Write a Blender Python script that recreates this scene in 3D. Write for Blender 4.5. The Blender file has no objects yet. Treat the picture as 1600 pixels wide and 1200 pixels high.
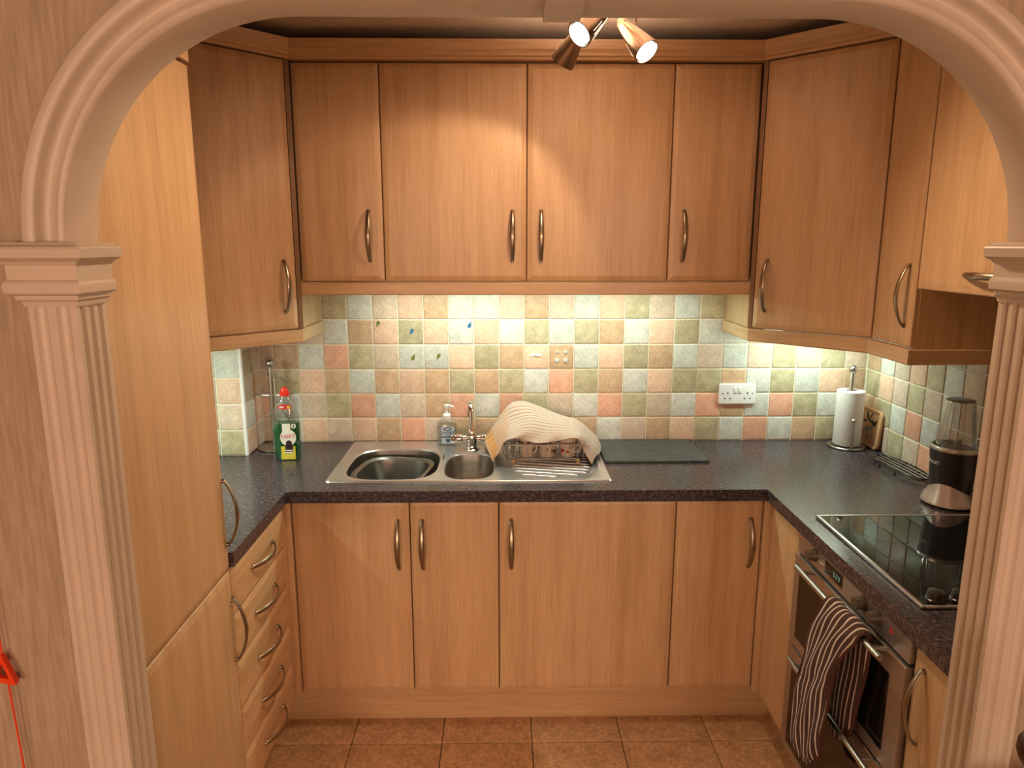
import bpy, bmesh, math, random
import numpy as np
from mathutils import Vector, Matrix

random.seed(7)
PI = math.pi
sc = bpy.context.scene
COL = sc.collection

# ------------------------------------------------------------------ camera
cam_d = bpy.data.cameras.new('camera')
cam_d.sensor_width = 36.0
cam_d.lens = 36.0 * 1102.5 / 1600.0
cam_d.clip_start = 0.02
cam = bpy.data.objects.new('camera', cam_d)
COL.objects.link(cam)
cam.location = (-.088, -2.2127, 1.709)
cam.rotation_euler = (PI / 2 - .1963, 0, -.0145)
sc.camera = cam

# ------------------------------------------------------------------ world, exposure
world = bpy.data.worlds.new('world')
sc.world = world
world.use_nodes = True
world.node_tree.nodes['Background'].inputs[0].default_value = (1.0, .74, .5, 1)
world.node_tree.nodes['Background'].inputs[1].default_value = .02
sc.view_settings.view_transform = 'Standard'
sc.view_settings.look = 'None'
sc.view_settings.exposure = 0.5
sc.view_settings.gamma = 1.0
sc.view_settings.use_curve_mapping = False
sc.cycles.use_denoising = True
sc.cycles.caustics_reflective = False
sc.cycles.caustics_refractive = False
sc.cycles.sample_clamp_indirect = 3.0

WARM = (1.0, .66, .40)
TUBE = (.81, 1.0, .80)


def light(name, kind, loc, energy, color, parent=None, **kw):
    d = bpy.data.lights.new(name, kind)
    d.energy = energy
    d.color = color
    for k, v in kw.items():
        setattr(d, k, v)
    o = bpy.data.objects.new(name, d)
    COL.objects.link(o)
    o.location = loc
    o.parent = parent
    return o


# unseen room light behind the camera, added as two point lights for even fill
light('room_fill_right', 'POINT', (1.5, -7.0, 1.4), 225, (1.0, .71, .52), shadow_soft_size=.5)
light('room_fill_left', 'POINT', (-1.3, -7.0, 1.5), 205, (1.0, .71, .52), shadow_soft_size=.5)


def aim(o, d):
    o.rotation_euler = Vector(d).to_track_quat('-Z', 'Y').to_euler()


# ------------------------------------------------------------------ materials
def srgb(r, g, b):
    f = lambda c: (c / 12.92 if c <= .04045 else ((c + .055) / 1.055) ** 2.4)
    return (f(r / 255), f(g / 255), f(b / 255), 1)


def new_mat(name):
    m = bpy.data.materials.new(name)
    m.use_nodes = True
    nt = m.node_tree
    return m, nt, nt.nodes['Principled BSDF']


def plain(name, col, rough=.5, metal=0, **kw):
    m, nt, b = new_mat(name)
    b.inputs['Base Color'].default_value = col if len(col) == 4 else (*col, 1)
    b.inputs['Roughness'].default_value = rough
    b.inputs['Metallic'].default_value = metal
    for k, v in kw.items():
        b.inputs[k.replace('_', ' ')].default_value = v
    return m


def noise_mat(name, stops, scale=(1, 1, 1), nscale=1, detail=5, nrough=.6, rough=.5, metal=0, bump=0,
              bump_dist=.002, fine=None, rand=True, bscale=None, coord='Object', spec=None, rough_var=0, rv=None):
    """stops: [(pos, colour)...] through one stretched noise; fine: (scale xyz, amount) second darkening grain"""
    m, nt, b = new_mat(name)
    N, L = nt.nodes, nt.links
    tc = N.new('ShaderNodeTexCoord')
    mp = N.new('ShaderNodeMapping')
    mp.inputs['Scale'].default_value = scale
    L.new(tc.outputs[coord], mp.inputs['Vector'])
    oi = N.new('ShaderNodeObjectInfo')
    vm = N.new('ShaderNodeVectorMath')
    vm.operation = 'MULTIPLY_ADD'
    vm.inputs[1].default_value = (1, 1, 1)
    if rand:
        mul = N.new('ShaderNodeVectorMath')
        mul.operation = 'SCALE'
        cx = N.new('ShaderNodeCombineXYZ')
        L.new(oi.outputs['Random'], cx.inputs[0])
        L.new(oi.outputs['Random'], cx.inputs[1])
        L.new(oi.outputs['Random'], cx.inputs[2])
        L.new(cx.outputs[0], mul.inputs[0])
        mul.inputs['Scale'].default_value = 37.0
        L.new(mul.outputs[0], vm.inputs[2])
    L.new(mp.outputs[0], vm.inputs[0])
    ns = N.new('ShaderNodeTexNoise')
    ns.inputs['Scale'].default_value = nscale
    ns.inputs['Detail'].default_value = detail
    ns.inputs['Roughness'].default_value = nrough
    L.new(vm.outputs[0], ns.inputs['Vector'])
    cr = N.new('ShaderNodeValToRGB')
    while len(cr.color_ramp.elements) < len(stops):
        cr.color_ramp.elements.new(.5)
    for e, (p, c) in zip(cr.color_ramp.elements, stops):
        e.position = p
        e.color = c
    L.new(ns.outputs['Fac'], cr.inputs['Fac'])
    out = cr.outputs['Color']
    if fine:
        mp2 = N.new('ShaderNodeMapping')
        mp2.inputs['Scale'].default_value = fine[0]
        L.new(tc.outputs[coord], mp2.inputs['Vector'])
        n2 = N.new('ShaderNodeTexNoise')
        n2.inputs['Scale'].default_value = 1
        n2.inputs['Detail'].default_value = 3
        L.new(mp2.outputs[0], n2.inputs['Vector'])
        mr = N.new('ShaderNodeMapRange')
        mr.inputs['From Min'].default_value = .3
        mr.inputs['From Max'].default_value = .7
        mr.inputs['To Min'].default_value = 1 - fine[1]
        mr.inputs['To Max'].default_value = 1 + fine[1] * .6
        L.new(n2.outputs['Fac'], mr.inputs['Value'])
        mx = N.new('ShaderNodeVectorMath')
        mx.operation = 'SCALE'
        L.new(out, mx.inputs[0])
        L.new(mr.outputs[0], mx.inputs['Scale'])
        out = mx.outputs[0]
    if rv:
        mr = N.new('ShaderNodeMapRange')
        mr.inputs['To Min'].default_value = 1 - rv
        mr.inputs['To Max'].default_value = 1 + rv
        L.new(oi.outputs['Random'], mr.inputs['Value'])
        mx = N.new('ShaderNodeVectorMath')
        mx.operation = 'SCALE'
        L.new(out, mx.inputs[0])
        L.new(mr.outputs[0], mx.inputs['Scale'])
        out = mx.outputs[0]
    L.new(out, b.inputs['Base Color'])
    b.inputs['Roughness'].default_value = rough
    b.inputs['Metallic'].default_value = metal
    if spec is not None:
        b.inputs['Specular IOR Level'].default_value = spec
    if bump:
        bp = N.new('ShaderNodeBump')
        bp.inputs['Strength'].default_value = bump
        bp.inputs['Distance'].default_value = bump_dist
        if bscale:
            nb = N.new('ShaderNodeTexNoise')
            nb.inputs['Scale'].default_value = bscale
            nb.inputs['Detail'].default_value = 4
            L.new(tc.outputs[coord], nb.inputs['Vector'])
            L.new(nb.outputs['Fac'], bp.inputs['Height'])
        else:
            L.new(ns.outputs['Fac'], bp.inputs['Height'])
        L.new(bp.outputs[0], b.inputs['Normal'])
    return m


WA, WB, WC = (.50, .315, .165, 1), (.585, .385, .215, 1), (.645, .44, .26, 1)
M = {}
M['wood'] = noise_mat('beech_vertical_grain', [(.28, WA), (.5, WB), (.72, WC)], (26, 26, 1.3), 1, 5, .55, .38,
                      fine=((210, 210, 7), .13), bump=.05, bump_dist=.0006)
M['wood_h'] = noise_mat('beech_horizontal_grain', [(.28, WA), (.5, WB), (.72, WC)], (1.3, 26, 26), 1, 5, .55, .38,
                        fine=((7, 210, 210), .13), bump=.05, bump_dist=.0006)
M['wood_r'] = noise_mat('beech_moulding', [(.28, WA), (.5, WB), (.72, WC)], (3, 3, 60), 1, 5, .55, .38,
                        fine=((9, 9, 260), .10))
M['carcass'] = plain('gap_shade_carcass', (.20, .105, .05), .5)  # shade of the door gaps put into the board's dark brown
M['edge'] = plain('dark_cabinet_gap', (.10, .045, .02), .7)
M['worktop'] = noise_mat('dark_speckled_laminate',
                         [(.32, srgb(32, 27, 30)), (.47, srgb(54, 47, 53)), (.58, srgb(82, 73, 82)), (.72, srgb(136, 124, 130))],
                         (80, 130, 100), 1, 6, .7, .25, fine=((300, 420, 300), .25), rand=False)
M['steel'] = noise_mat('brushed_steel', [(.3, (.68, .68, .72, 1)), (.7, (.78, .78, .82, 1))], (4, 220, 4), 1, 3, .5, .33, 1, rand=False)
M['steel_bowl'] = noise_mat('steel_bowl', [(.3, (.42, .39, .36, 1)), (.7, (.55, .51, .48, 1))], (60, 60, 3), 1, 3, .5, .3, 1, rand=False)
M['chrome'] = plain('chrome', (.72, .70, .68), .07, 1)
M['satin'] = plain('satin_steel', (.46, .44, .42), .3, 1)
M['pewter'] = plain('antique_pewter', (.34, .28, .21), .3, 1)
M['ovensteel'] = noise_mat('oven_steel', [(.3, (.40, .36, .34, 1)), (.7, (.50, .46, .43, 1))], (3, 3, 180), 1, 3, .5, .36, .85, rand=False)
M['blackglass'] = plain('black_ceramic_glass', (.006, .006, .007), .035, 0, Specular_IOR_Level=.4)
M['ovenglass'] = plain('oven_door_glass', (.008, .006, .005), .08)
M['blackplastic'] = plain('black_plastic', (.022, .019, .019), .3)
M['darkgrey'] = plain('dark_grey_plastic', (.03, .028, .028), .45)
M['knob'] = plain('bronze_grey_knob', (.16, .13, .10), .4, .6)
M['white'] = plain('white_plastic', (.78, .78, .82), .35)
M['paint'] = noise_mat('cream_gloss_paint', [(.3, (.54, .445, .36, 1)), (.7, (.60, .50, .41, 1))], (9, 9, 9), 1, 3, .5, .42, rand=False)
M['wallpaper'] = noise_mat('streaked_wallpaper', [(.28, (.34, .25, .175, 1)), (.5, (.41, .305, .22, 1)), (.78, (.50, .385, .285, 1))],
                           (110, 110, 9), 1, 6, .65, .8, bump=.25, bump_dist=.003, fine=((160, 160, 14), .12), rand=False)
M['plaster'] = plain('cream_plaster', (.62, .52, .42), .85)
M['ceiling'] = noise_mat('stippled_ceiling', [(.3, (.58, .50, .43, 1)), (.7, (.70, .62, .54, 1))], (150, 150, 150), 1, 3, .6, .9,
                         bump=.9, bump_dist=.006, rand=False)
M['grout'] = noise_mat('cream_grout', [(.3, (.74, .70, .58, 1)), (.7, (.82, .78, .66, 1))], (60, 60, 60), 1, 3, .5, .85, rand=False)
M['floorgrout'] = plain('brown_grout', (.10, .055, .03), .9)
M['floortile'] = noise_mat('terracotta_stone_tile', [(.25, (.44, .255, .135, 1)), (.5, (.62, .385, .215, 1)), (.75, (.72, .46, .27, 1))],
                           (16, 16, 16), 1, 8, .72, .42, fine=((90, 90, 90), .3), rv=.05, bump=.12, bump_dist=.002)
M['carpet'] = noise_mat('brown_carpet', [(.3, (.20, .13, .085, 1)), (.7, (.28, .19, .125, 1))], (120, 120, 120), 1, 3, .6, .95, rand=False)
TC = {'G': ((184, 186, 182), (222, 222, 218)), 'O': ((158, 148, 120), (206, 196, 168)), 'B': ((178, 146, 118), (216, 186, 158)),
      'P': ((214, 174, 152), (234, 204, 184)), 'S': ((210, 152, 130), (230, 182, 160)), 'L': ((192, 170, 156), (222, 204, 190))}
for k, (a, b_) in TC.items():
    mid = tuple((p + q) / 2 for p, q in zip(a, b_))
    M['tile' + k] = noise_mat('wall_tile_' + {'G': 'grey', 'O': 'olive', 'B': 'brown', 'P': 'peach', 'S': 'terracotta', 'L': 'beige'}[k],
                              [(.25, srgb(*a)), (.5, srgb(*mid)), (.75, srgb(*b_))], (26, 26, 26), 1, 7, .72, .42,
                              fine=((130, 130, 130), .16), rv=.08, bump=.12, bump_dist=.002)
M['red'] = plain('red_plastic', (.75, .03, .012), .35)
M['orange'] = plain('red_orange_plastic', (.80, .055, .008), .4)
M['paper'] = noise_mat('kitchen_paper', [(.3, (.78, .78, .80, 1)), (.7, (.86, .86, .88, 1))], (60, 60, 60), 1, 2, .5, .95, bump=.3, bump_dist=.002, bscale=220)
M['slate'] = noise_mat('slate_board', [(.3, (.035, .037, .038, 1)), (.7, (.065, .068, .07, 1))], (30, 30, 30), 1, 5, .6, .55, bump=.2, bump_dist=.002)
M['terracotta'] = noise_mat('biscuit_clay', [(.3, (.52, .28, .15, 1)), (.7, (.62, .36, .21, 1))], (20, 20, 20), 1, 4, .6, .5)
M['darkgreen'] = plain('dark_green_print', (.02, .03, .012), .5)
M['greyprint'] = plain('grey_print', (.22, .20, .17), .5)
M['cup'] = plain('cream_china', (.66, .54, .42), .2)
M['flower'] = plain('rose_print', (.30, .02, .03), .25)
M['leaf'] = plain('leaf_print', (.12, .10, .04), .25)
M['greenliq'] = plain('green_washing_up_liquid', (.0, .13, .035), .06, 0, Transmission_Weight=.35)
M['yellow'] = plain('yellow_label', (.62, .55, .06), .4)
M['blacklabel'] = plain('black_label', (.03, .012, .02), .4)
M['whitelabel'] = plain('white_label', (.75, .76, .74), .45)
M['redtext'] = plain('red_lettering', (.62, .035, .045), .4)
M['navy'] = plain('navy_print', (.012, .06, .16), .4)
M['bluelabel'] = plain('pale_blue_label', (.42, .55, .68), .4)
M['stickblue'] = plain('blue_sticker', (.0, .14, .30), .4)
M['stickgreen'] = plain('green_sticker', (.13, .17, .035), .4)
M['silver'] = plain('silver_paint', (.55, .47, .44), .3, .55)
M['darkwood'] = noise_mat('dark_mahogany', [(.3, (.035, .010, .006, 1)), (.7, (.075, .022, .012, 1))], (30, 30, 3), 1, 4, .6, .3)
M['tread'] = plain('brass_rack_foot', (.45, .30, .12), .5)
M['display'] = plain('display_window', (.004, .008, .008), .1)


def clear_mat(name, tint, fac=.10, rough=.03):
    m = bpy.data.materials.new(name)
    m.use_nodes = True
    nt = m.node_tree
    nt.nodes.remove(nt.nodes['Principled BSDF'])
    out = nt.nodes['Material Output']
    tr = nt.nodes.new('ShaderNodeBsdfTransparent')
    tr.inputs[0].default_value = (*tint, 1)
    gl = nt.nodes.new('ShaderNodeBsdfGlossy')
    gl.inputs['Roughness'].default_value = rough
    lw = nt.nodes.new('ShaderNodeLayerWeight')
    lw.inputs[0].default_value = .35
    mr = nt.nodes.new('ShaderNodeMapRange')
    mr.inputs['To Min'].default_value = fac * .4
    mr.inputs['To Max'].default_value = min(1, fac * 5)
    nt.links.new(lw.outputs['Facing'], mr.inputs['Value'])
    mx = nt.nodes.new('ShaderNodeMixShader')
    nt.links.new(mr.outputs[0], mx.inputs[0])
    nt.links.new(tr.outputs[0], mx.inputs[1])
    nt.links.new(gl.outputs[0], mx.inputs[2])
    nt.links.new(mx.outputs[0], out.inputs[0])
    return m


M['clear'] = clear_mat('clear_plastic', (.95, .96, .95), .10)
M['clearcup'] = clear_mat('smoky_clear_plastic', (.90, .88, .87), .11)


def emit(name, col, s):
    m, nt, b = new_mat(name)
    b.inputs['Base Color'].default_value = (*col, 1)
    b.inputs['Emission Color'].default_value = (*col, 1)
    b.inputs['Emission Strength'].default_value = s
    return m


M['bulb'] = emit('lit_spot_bulb', (1, .93, .80), 9)
M['slotglow'] = emit('lit_vent_slot', (1, .85, .62), 1.6)
M['tube'] = emit('lit_fluorescent_tube', (.92, 1, .66), 4)
M['digits'] = emit('lit_digits', (.20, .45, .45), .06)


def stripe_mat(name, base, line, axis, freq, width, extra=None):
    """woven stripes laid out in the cloth's own UV"""
    m, nt, b = new_mat(name)
    N, L = nt.nodes, nt.links
    uv = N.new('ShaderNodeUVMap')
    sx = N.new('ShaderNodeSeparateXYZ')
    L.new(uv.outputs[0], sx.inputs[0])

    def lines(sock, fr, w):
        a = N.new('ShaderNodeMath'); a.operation = 'MULTIPLY'; a.inputs[1].default_value = fr
        L.new(sock, a.inputs[0])
        f = N.new('ShaderNodeMath'); f.operation = 'FRACT'
        L.new(a.outputs[0], f.inputs[0])
        g = N.new('ShaderNodeMath'); g.operation = 'LESS_THAN'; g.inputs[1].default_value = w
        L.new(f.outputs[0], g.inputs[0])
        return g.outputs[0]
    col = None
    mx = N.new('ShaderNodeMix'); mx.data_type = 'RGBA'
    mx.inputs['A'].default_value = (*base, 1)
    mx.inputs['B'].default_value = (*line, 1)
    L.new(lines(sx.outputs[axis], freq, width), mx.inputs['Factor'])
    col = mx.outputs['Result']
    if extra:
        for (ax, fr, w, c, lo, hi) in extra:
            # thicker bands only between lo and hi of the other axis
            ln = lines(sx.outputs[ax], fr, w)
            g1 = N.new('ShaderNodeMath'); g1.operation = 'GREATER_THAN'; g1.inputs[1].default_value = lo
            g2 = N.new('ShaderNodeMath'); g2.operation = 'LESS_THAN'; g2.inputs[1].default_value = hi
            L.new(sx.outputs[1 - ax], g1.inputs[0]); L.new(sx.outputs[1 - ax], g2.inputs[0])
            m1 = N.new('ShaderNodeMath'); m1.operation = 'MULTIPLY'
            L.new(g1.outputs[0], m1.inputs[0]); L.new(g2.outputs[0], m1.inputs[1])
            m2 = N.new('ShaderNodeMath'); m2.operation = 'MULTIPLY'
            L.new(m1.outputs[0], m2.inputs[0]); L.new(ln, m2.inputs[1])
            mm = N.new('ShaderNodeMix'); mm.data_type = 'RGBA'
            L.new(m2.outputs[0], mm.inputs['Factor'])
            L.new(col, mm.inputs['A'])
            mm.inputs['B'].default_value = (*c, 1)
            col = mm.outputs['Result']
    L.new(col, b.inputs['Base Color'])
    b.inputs['Roughness'].default_value = .95
    nz = N.new('ShaderNodeTexNoise')
    nz.inputs['Scale'].default_value = 500
    tc = N.new('ShaderNodeTexCoord')
    L.new(tc.outputs['Object'], nz.inputs['Vector'])
    bp = N.new('ShaderNodeBump'); bp.inputs['Strength'].default_value = .4; bp.inputs['Distance'].default_value = .001
    L.new(nz.outputs['Fac'], bp.inputs['Height'])
    L.new(bp.outputs[0], b.inputs['Normal'])
    return m


OR = (.62, .26, .08)
M['towel'] = stripe_mat('striped_tea_towel', (.50, .44, .40), (.36, .12, .04), 1, 24, .27,
                        extra=[(0, 60, .35, (.52, .42, .36), .0, 1.0), (1, 13, .7, (.66, .27, .04), .025, .085),
                               (1, 26, .30, (.60, .26, .09), .0, .22)])
M['glove'] = stripe_mat('striped_oven_glove', (.060, .028, .022), (.66, .56, .50), 0, 11, .24)


# ------------------------------------------------------------------ mesh helpers
def finish(name, bm, mat, parent=None, loc=(0, 0, 0), rot=(0, 0, 0), angle=32, smooth=True):
    bmesh.ops.recalc_face_normals(bm, faces=bm.faces)
    me = bpy.data.meshes.new(name)
    bm.to_mesh(me)
    bm.free()
    if smooth:
        for p in me.polygons:
            p.use_smooth = True
        me.set_sharp_from_angle(angle=math.radians(angle))
    me.materials.append(M[mat] if isinstance(mat, str) else mat)
    o = bpy.data.objects.new(name, me)
    COL.objects.link(o)
    o.parent = parent
    o.location = loc
    o.rotation_euler = rot
    return o


def tag(o, label, cat, group=None, kind=None):
    o['label'] = label
    if cat:
        o['category'] = cat
    if group:
        o['group'] = group
    if kind:
        o['kind'] = kind
    return o


def thing(name, label, cat, loc=(0, 0, 0), rz=0, group=None, rot=None):
    o = bpy.data.objects.new(name, None)
    o.empty_display_size = .05
    COL.objects.link(o)
    o.location = loc
    o.rotation_euler = rot if rot else (0, 0, rz)
    return tag(o, label, cat, group)


def struct(o, label=None):
    o['kind'] = 'structure'
    if label:
        o['label'] = label
    return o


def B():
    return bmesh.new()


def box(bm, x0, x1, y0, y1, z0, z1, bev=0, seg=2):
    r = bmesh.ops.create_cube(bm, size=1.0)
    vs = r['verts']
    for v in vs:
        v.co = Vector((x0 + (v.co.x + .5) * (x1 - x0), y0 + (v.co.y + .5) * (y1 - y0), z0 + (v.co.z + .5) * (z1 - z0)))
    if bev:
        es = list({e for v in vs for e in v.link_edges})
        bmesh.ops.bevel(bm, geom=es, offset=bev, segments=seg, affect='EDGES', profile=.5)
    return bm


def loft(bm, loops, closed=True, cap0=True, cap1=True, ring=False):
    vl = [[bm.verts.new(p) for p in l] for l in loops]
    n = len(vl[0])
    pairs = list(zip(vl[:-1], vl[1:]))
    if ring:
        pairs.append((vl[-1], vl[0]))
    for a, b in pairs:
        for i in range(n if closed else n - 1):
            j = (i + 1) % n
            try:
                bm.faces.new((a[i], a[j], b[j], b[i]))
            except ValueError:
                pass
    if not ring and closed:
        if cap0:
            bm.faces.new(vl[0][::-1])
        if cap1:
            bm.faces.new(vl[-1])
    return vl


def circ(c, u, v, ru, rv=None, n=16):
    rv = ru if rv is None else rv
    return [c + u * (ru * math.cos(2 * PI * i / n)) + v * (rv * math.sin(2 * PI * i / n)) for i in range(n)]


def frame_of(d):
    d = Vector(d).normalized()
    a = Vector((0, 0, 1)) if abs(d.z) < .9 else Vector((1, 0, 0))
    u = d.cross(a).normalized()
    return u, d.cross(u).normalized()


def cyl(bm, p0, p1, r0, r1=None, n=20, cap=True):
    p0, p1 = Vector(p0), Vector(p1)
    r1 = r0 if r1 is None else r1
    u, v = frame_of(p1 - p0)
    loft(bm, [circ(p0, u, v, r0, n=n), circ(p1, u, v, r1, n=n)], cap0=cap, cap1=cap)
    return bm


def tube(bm, pts, r, n=8, ring=False):
    pts = [Vector(p) for p in pts]
    loops = []
    u = None
    m = len(pts)
    for i, p in enumerate(pts):
        if ring:
            d = (pts[(i + 1) % m] - pts[i - 1])
        else:
            d = pts[min(i + 1, m - 1)] - pts[max(i - 1, 0)]
        d.normalize()
        if u is None:
            u, v = frame_of(d)
        else:
            u = (u - d * u.dot(d)).normalized()
            v = d.cross(u)
        rr = r[i] if isinstance(r, (list, tuple)) else r
        loops.append(circ(p, u, v, rr, n=n))
    loft(bm, loops, ring=ring)
    return bm


def lathe(bm, prof, c=(0, 0, 0), n=32, fz=None, sy=1.0, cap0=True, cap1=True):
    c = Vector(c)
    loops = []
    for r, z in prof:
        l = []
        for i in range(n):
            a = 2 * PI * i / n
            l.append(c + Vector((r * math.cos(a), r * sy * math.sin(a), z + (fz(a, z) if fz else 0))))
        loops.append(l)
    loft(bm, loops, cap0=cap0, cap1=cap1)
    return bm


def prism(bm, poly, z0, z1):
    loft(bm, [[Vector((x, y, z0)) for x, y in poly], [Vector((x, y, z1)) for x, y in poly]])
    return bm


def rrect(w, h, r, n=6, cx=0, cy=0):
    pts = []
    for sx, sy, a0 in ((1, 1, 0), (-1, 1, 90), (-1, -1, 180), (1, -1, 270)):
        for k in range(n + 1):
            a = math.radians(a0 + 90 * k / n)
            pts.append((cx + sx * (w / 2 - r) + r * math.cos(a), cy + sy * (h / 2 - r) + r * math.sin(a)))
    return pts


def sweep(bm, path, prof, closed_prof=True):
    """path: xy polyline (mitred); prof: (offset to the right of travel, z)"""
    P = [Vector((x, y)) for x, y in path]
    loops = []
    for i, p in enumerate(P):
        d0 = (P[i] - P[i - 1]).normalized() if i > 0 else (P[1] - P[0]).normalized()
        d1 = (P[i + 1] - P[i]).normalized() if i < len(P) - 1 else d0
        n0, n1 = Vector((d0.y, -d0.x)), Vector((d1.y, -d1.x))
        m = (n0 + n1)
        m = m / max(1e-6, m.dot(n0))
        loops.append([Vector((p.x + m.x * o, p.y + m.y * o, z)) for o, z in prof])
    loft(bm, loops)
    return bm


def text_part(body, size, mat, parent, loc, rot, extrude=.0002, bend=None, sx=1.0, name='lettering'):
    cu = bpy.data.curves.new('t', 'FONT')
    cu.body = body
    cu.size = size
    cu.extrude = extrude
    cu.align_x = 'CENTER'
    cu.align_y = 'CENTER'
    cu.resolution_u = 3
    t = bpy.data.objects.new('t', cu)
    COL.objects.link(t)
    bpy.context.view_layer.update()
    me = bpy.data.meshes.new_from_object(t)
    bpy.data.objects.remove(t)
    bpy.data.curves.remove(cu)
    for v in me.vertices:
        v.co.x *= sx
        if bend:
            a = v.co.x / bend
            d = v.co.z
            v.co.x = (bend + d) * math.sin(a)
            v.co.z = (bend + d) * math.cos(a) - bend
    me.name = name
    me.materials.clear()
    me.materials.append(M[mat])
    o = bpy.data.objects.new(name, me)
    COL.objects.link(o)
    o.parent = parent
    o.location = loc
    o.rotation_euler = rot
    return o


# ================================================================== STRUCTURE
ZC = 2.40                       # ceiling height
YB, YF = -1.07, -1.125          # back and front face of the arch wall
bm = B(); box(bm, -1.5, 1.5, .60, .70, 0, ZC + .1)
wall_back = struct(finish('wall_back', bm, 'grout'))
bm = B(); box(bm, -1.5, -1.40, YF, .60, 0, ZC + .1)
wall_left = struct(finish('wall_left', bm, 'plaster'))
bm = B(); box(bm, 1.40, 1.5, YB, .60, 0, ZC + .1)
wall_right = struct(finish('wall_right', bm, 'grout'))
bm = B(); box(bm, -1.40, -1.065, .412, .60, .91, ZC)
wall_boxing = struct(finish('wall_boxing', bm, 'grout'))
bm = B(); cyl(bm, (-1.069, .414, .911), (-1.069, .414, 1.412), .008, n=12)
finish('edge_trim', bm, 'white', wall_boxing)
bm = B(); box(bm, -1.5, 1.5, -1.10, .7, -.06, -.006)
floor = struct(finish('floor', bm, 'floorgrout'))
bm = B(); box(bm, -2.7, 2.7, -8.2, -1.10, -.06, -.004)
floor_r = struct(finish('floor_carpet', bm, 'carpet'))
bm = B(); box(bm, -1.5, 1.5, YB, .7, ZC, ZC + .08)
ceiling = struct(finish('ceiling', bm, 'ceiling'))
bm = B(); box(bm, -2.7, 2.7, -8.2, YF, ZC, ZC + .08)
struct(finish('ceiling_room', bm, 'ceiling'))
bm = B(); box(bm, -2.8, -2.7, -8.2, YF, 0, ZC)
struct(finish('wall_room_left', bm, 'wallpaper'))
bm = B(); box(bm, 2.7, 2.8, -8.2, YF, 0, ZC)
struct(finish('wall_room_right', bm, 'wallpaper'))
bm = B(); box(bm, -2.8, 2.8, -8.3, -8.2, 0, ZC)
struct(finish('wall_room_rear', bm, 'wallpaper'))

# arch wall: opening follows quarter circles joined by a flat top
XO, ZS, RA = .740, 1.706, .353
XR = .722                       # face of the lining


def arch_path(xo, ra, n=18):
    cxo = xo - ra
    pts = []
    for k in range(n + 1):
        a = PI - (PI / 2) * k / n
        pts.append((-cxo + ra * math.cos(a), ZS + ra * math.sin(a)))
    for k in range(n + 1):
        a = PI / 2 - (PI / 2) * k / n
        pts.append((cxo + ra * math.cos(a), ZS + ra * math.sin(a)))
    return pts


bm = B()
box(bm, -2.7, -XO, YF, YB, 0, ZC)
box(bm, XO, 2.7, YF, YB, 0, ZC)
ap = arch_path(XO, RA)
loops = []
for x, z in ap:
    loops.append([Vector((x, YF, z)), Vector((x, YB, z)), Vector((x, YB, ZC)), Vector((x, YF, ZC))])
loft(bm, loops)
wall_front = struct(finish('wall_front', bm, 'wallpaper', angle=20))

# moulded archivolt with soffit lining
prof = [(.0, YB), (.0, -1.148), (.004, -1.153), (.010, -1.155), (.015, -1.153), (.018, -1.146), (.022, -1.143), (.030, -1.141),
        (.036, -1.143), (.040, -1.148), (.042, -1.156), (.046, -1.159), (.056, -1.160), (.061, -1.158), (.064, -1.150), (.070, -1.146), (.0735, -1.140), (.0745, YF + .004), (.018, YF + .004), (.018, YB)]
bm = B()
lo = []
for k in range(2):
    for i in range(25):
        a = (PI - PI / 2 * i / 24) if k == 0 else (PI / 2 - PI / 2 * i / 24)
        cx = -(XR - .335) if k == 0 else (XR - .335)
        lo.append([Vector((cx + (.335 + o) * math.cos(a), y, ZS + (.335 + o) * math.sin(a))) for o, y in prof])
loft(bm, lo)
struct(finish('trim_1', bm, 'paint', angle=40), 'cream moulded arch surround over the opening to the kitchen')
# keystone
bm = B()
loft(bm, [[Vector((-.027, -1.170, 2.034)), Vector((.027, -1.170, 2.034)), Vector((.027, -1.10, 2.026)), Vector((-.027, -1.10, 2.026))],
          [Vector((-.036, -1.172, 2.125)), Vector((.036, -1.172, 2.125)), Vector((.036, -1.10, 2.125)), Vector((-.036, -1.10, 2.125))]])
struct(finish('trim_2', bm, 'paint'), 'plain tapered keystone at the top of the arch')


# pilasters with flutes, and their stepped capitals
def flute(a, b, n, depth, fixed, axis, w):
    """n flutes between a and b; returns points along the strip"""
    pts = []
    L_ = b - a
    s = L_ / n
    sg = 1 if L_ > 0 else -1
    for k in range(n):
        c = a + s * (k + .5)
        pts.append((c - sg * w / 2, 0))
        for q in range(1, 6):
            t = q / 6
            pts.append((c - sg * w / 2 + sg * w * t, depth * math.sin(PI * t) ** .7))
        pts.append((c + sg * w / 2, 0))
    return pts


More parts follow.
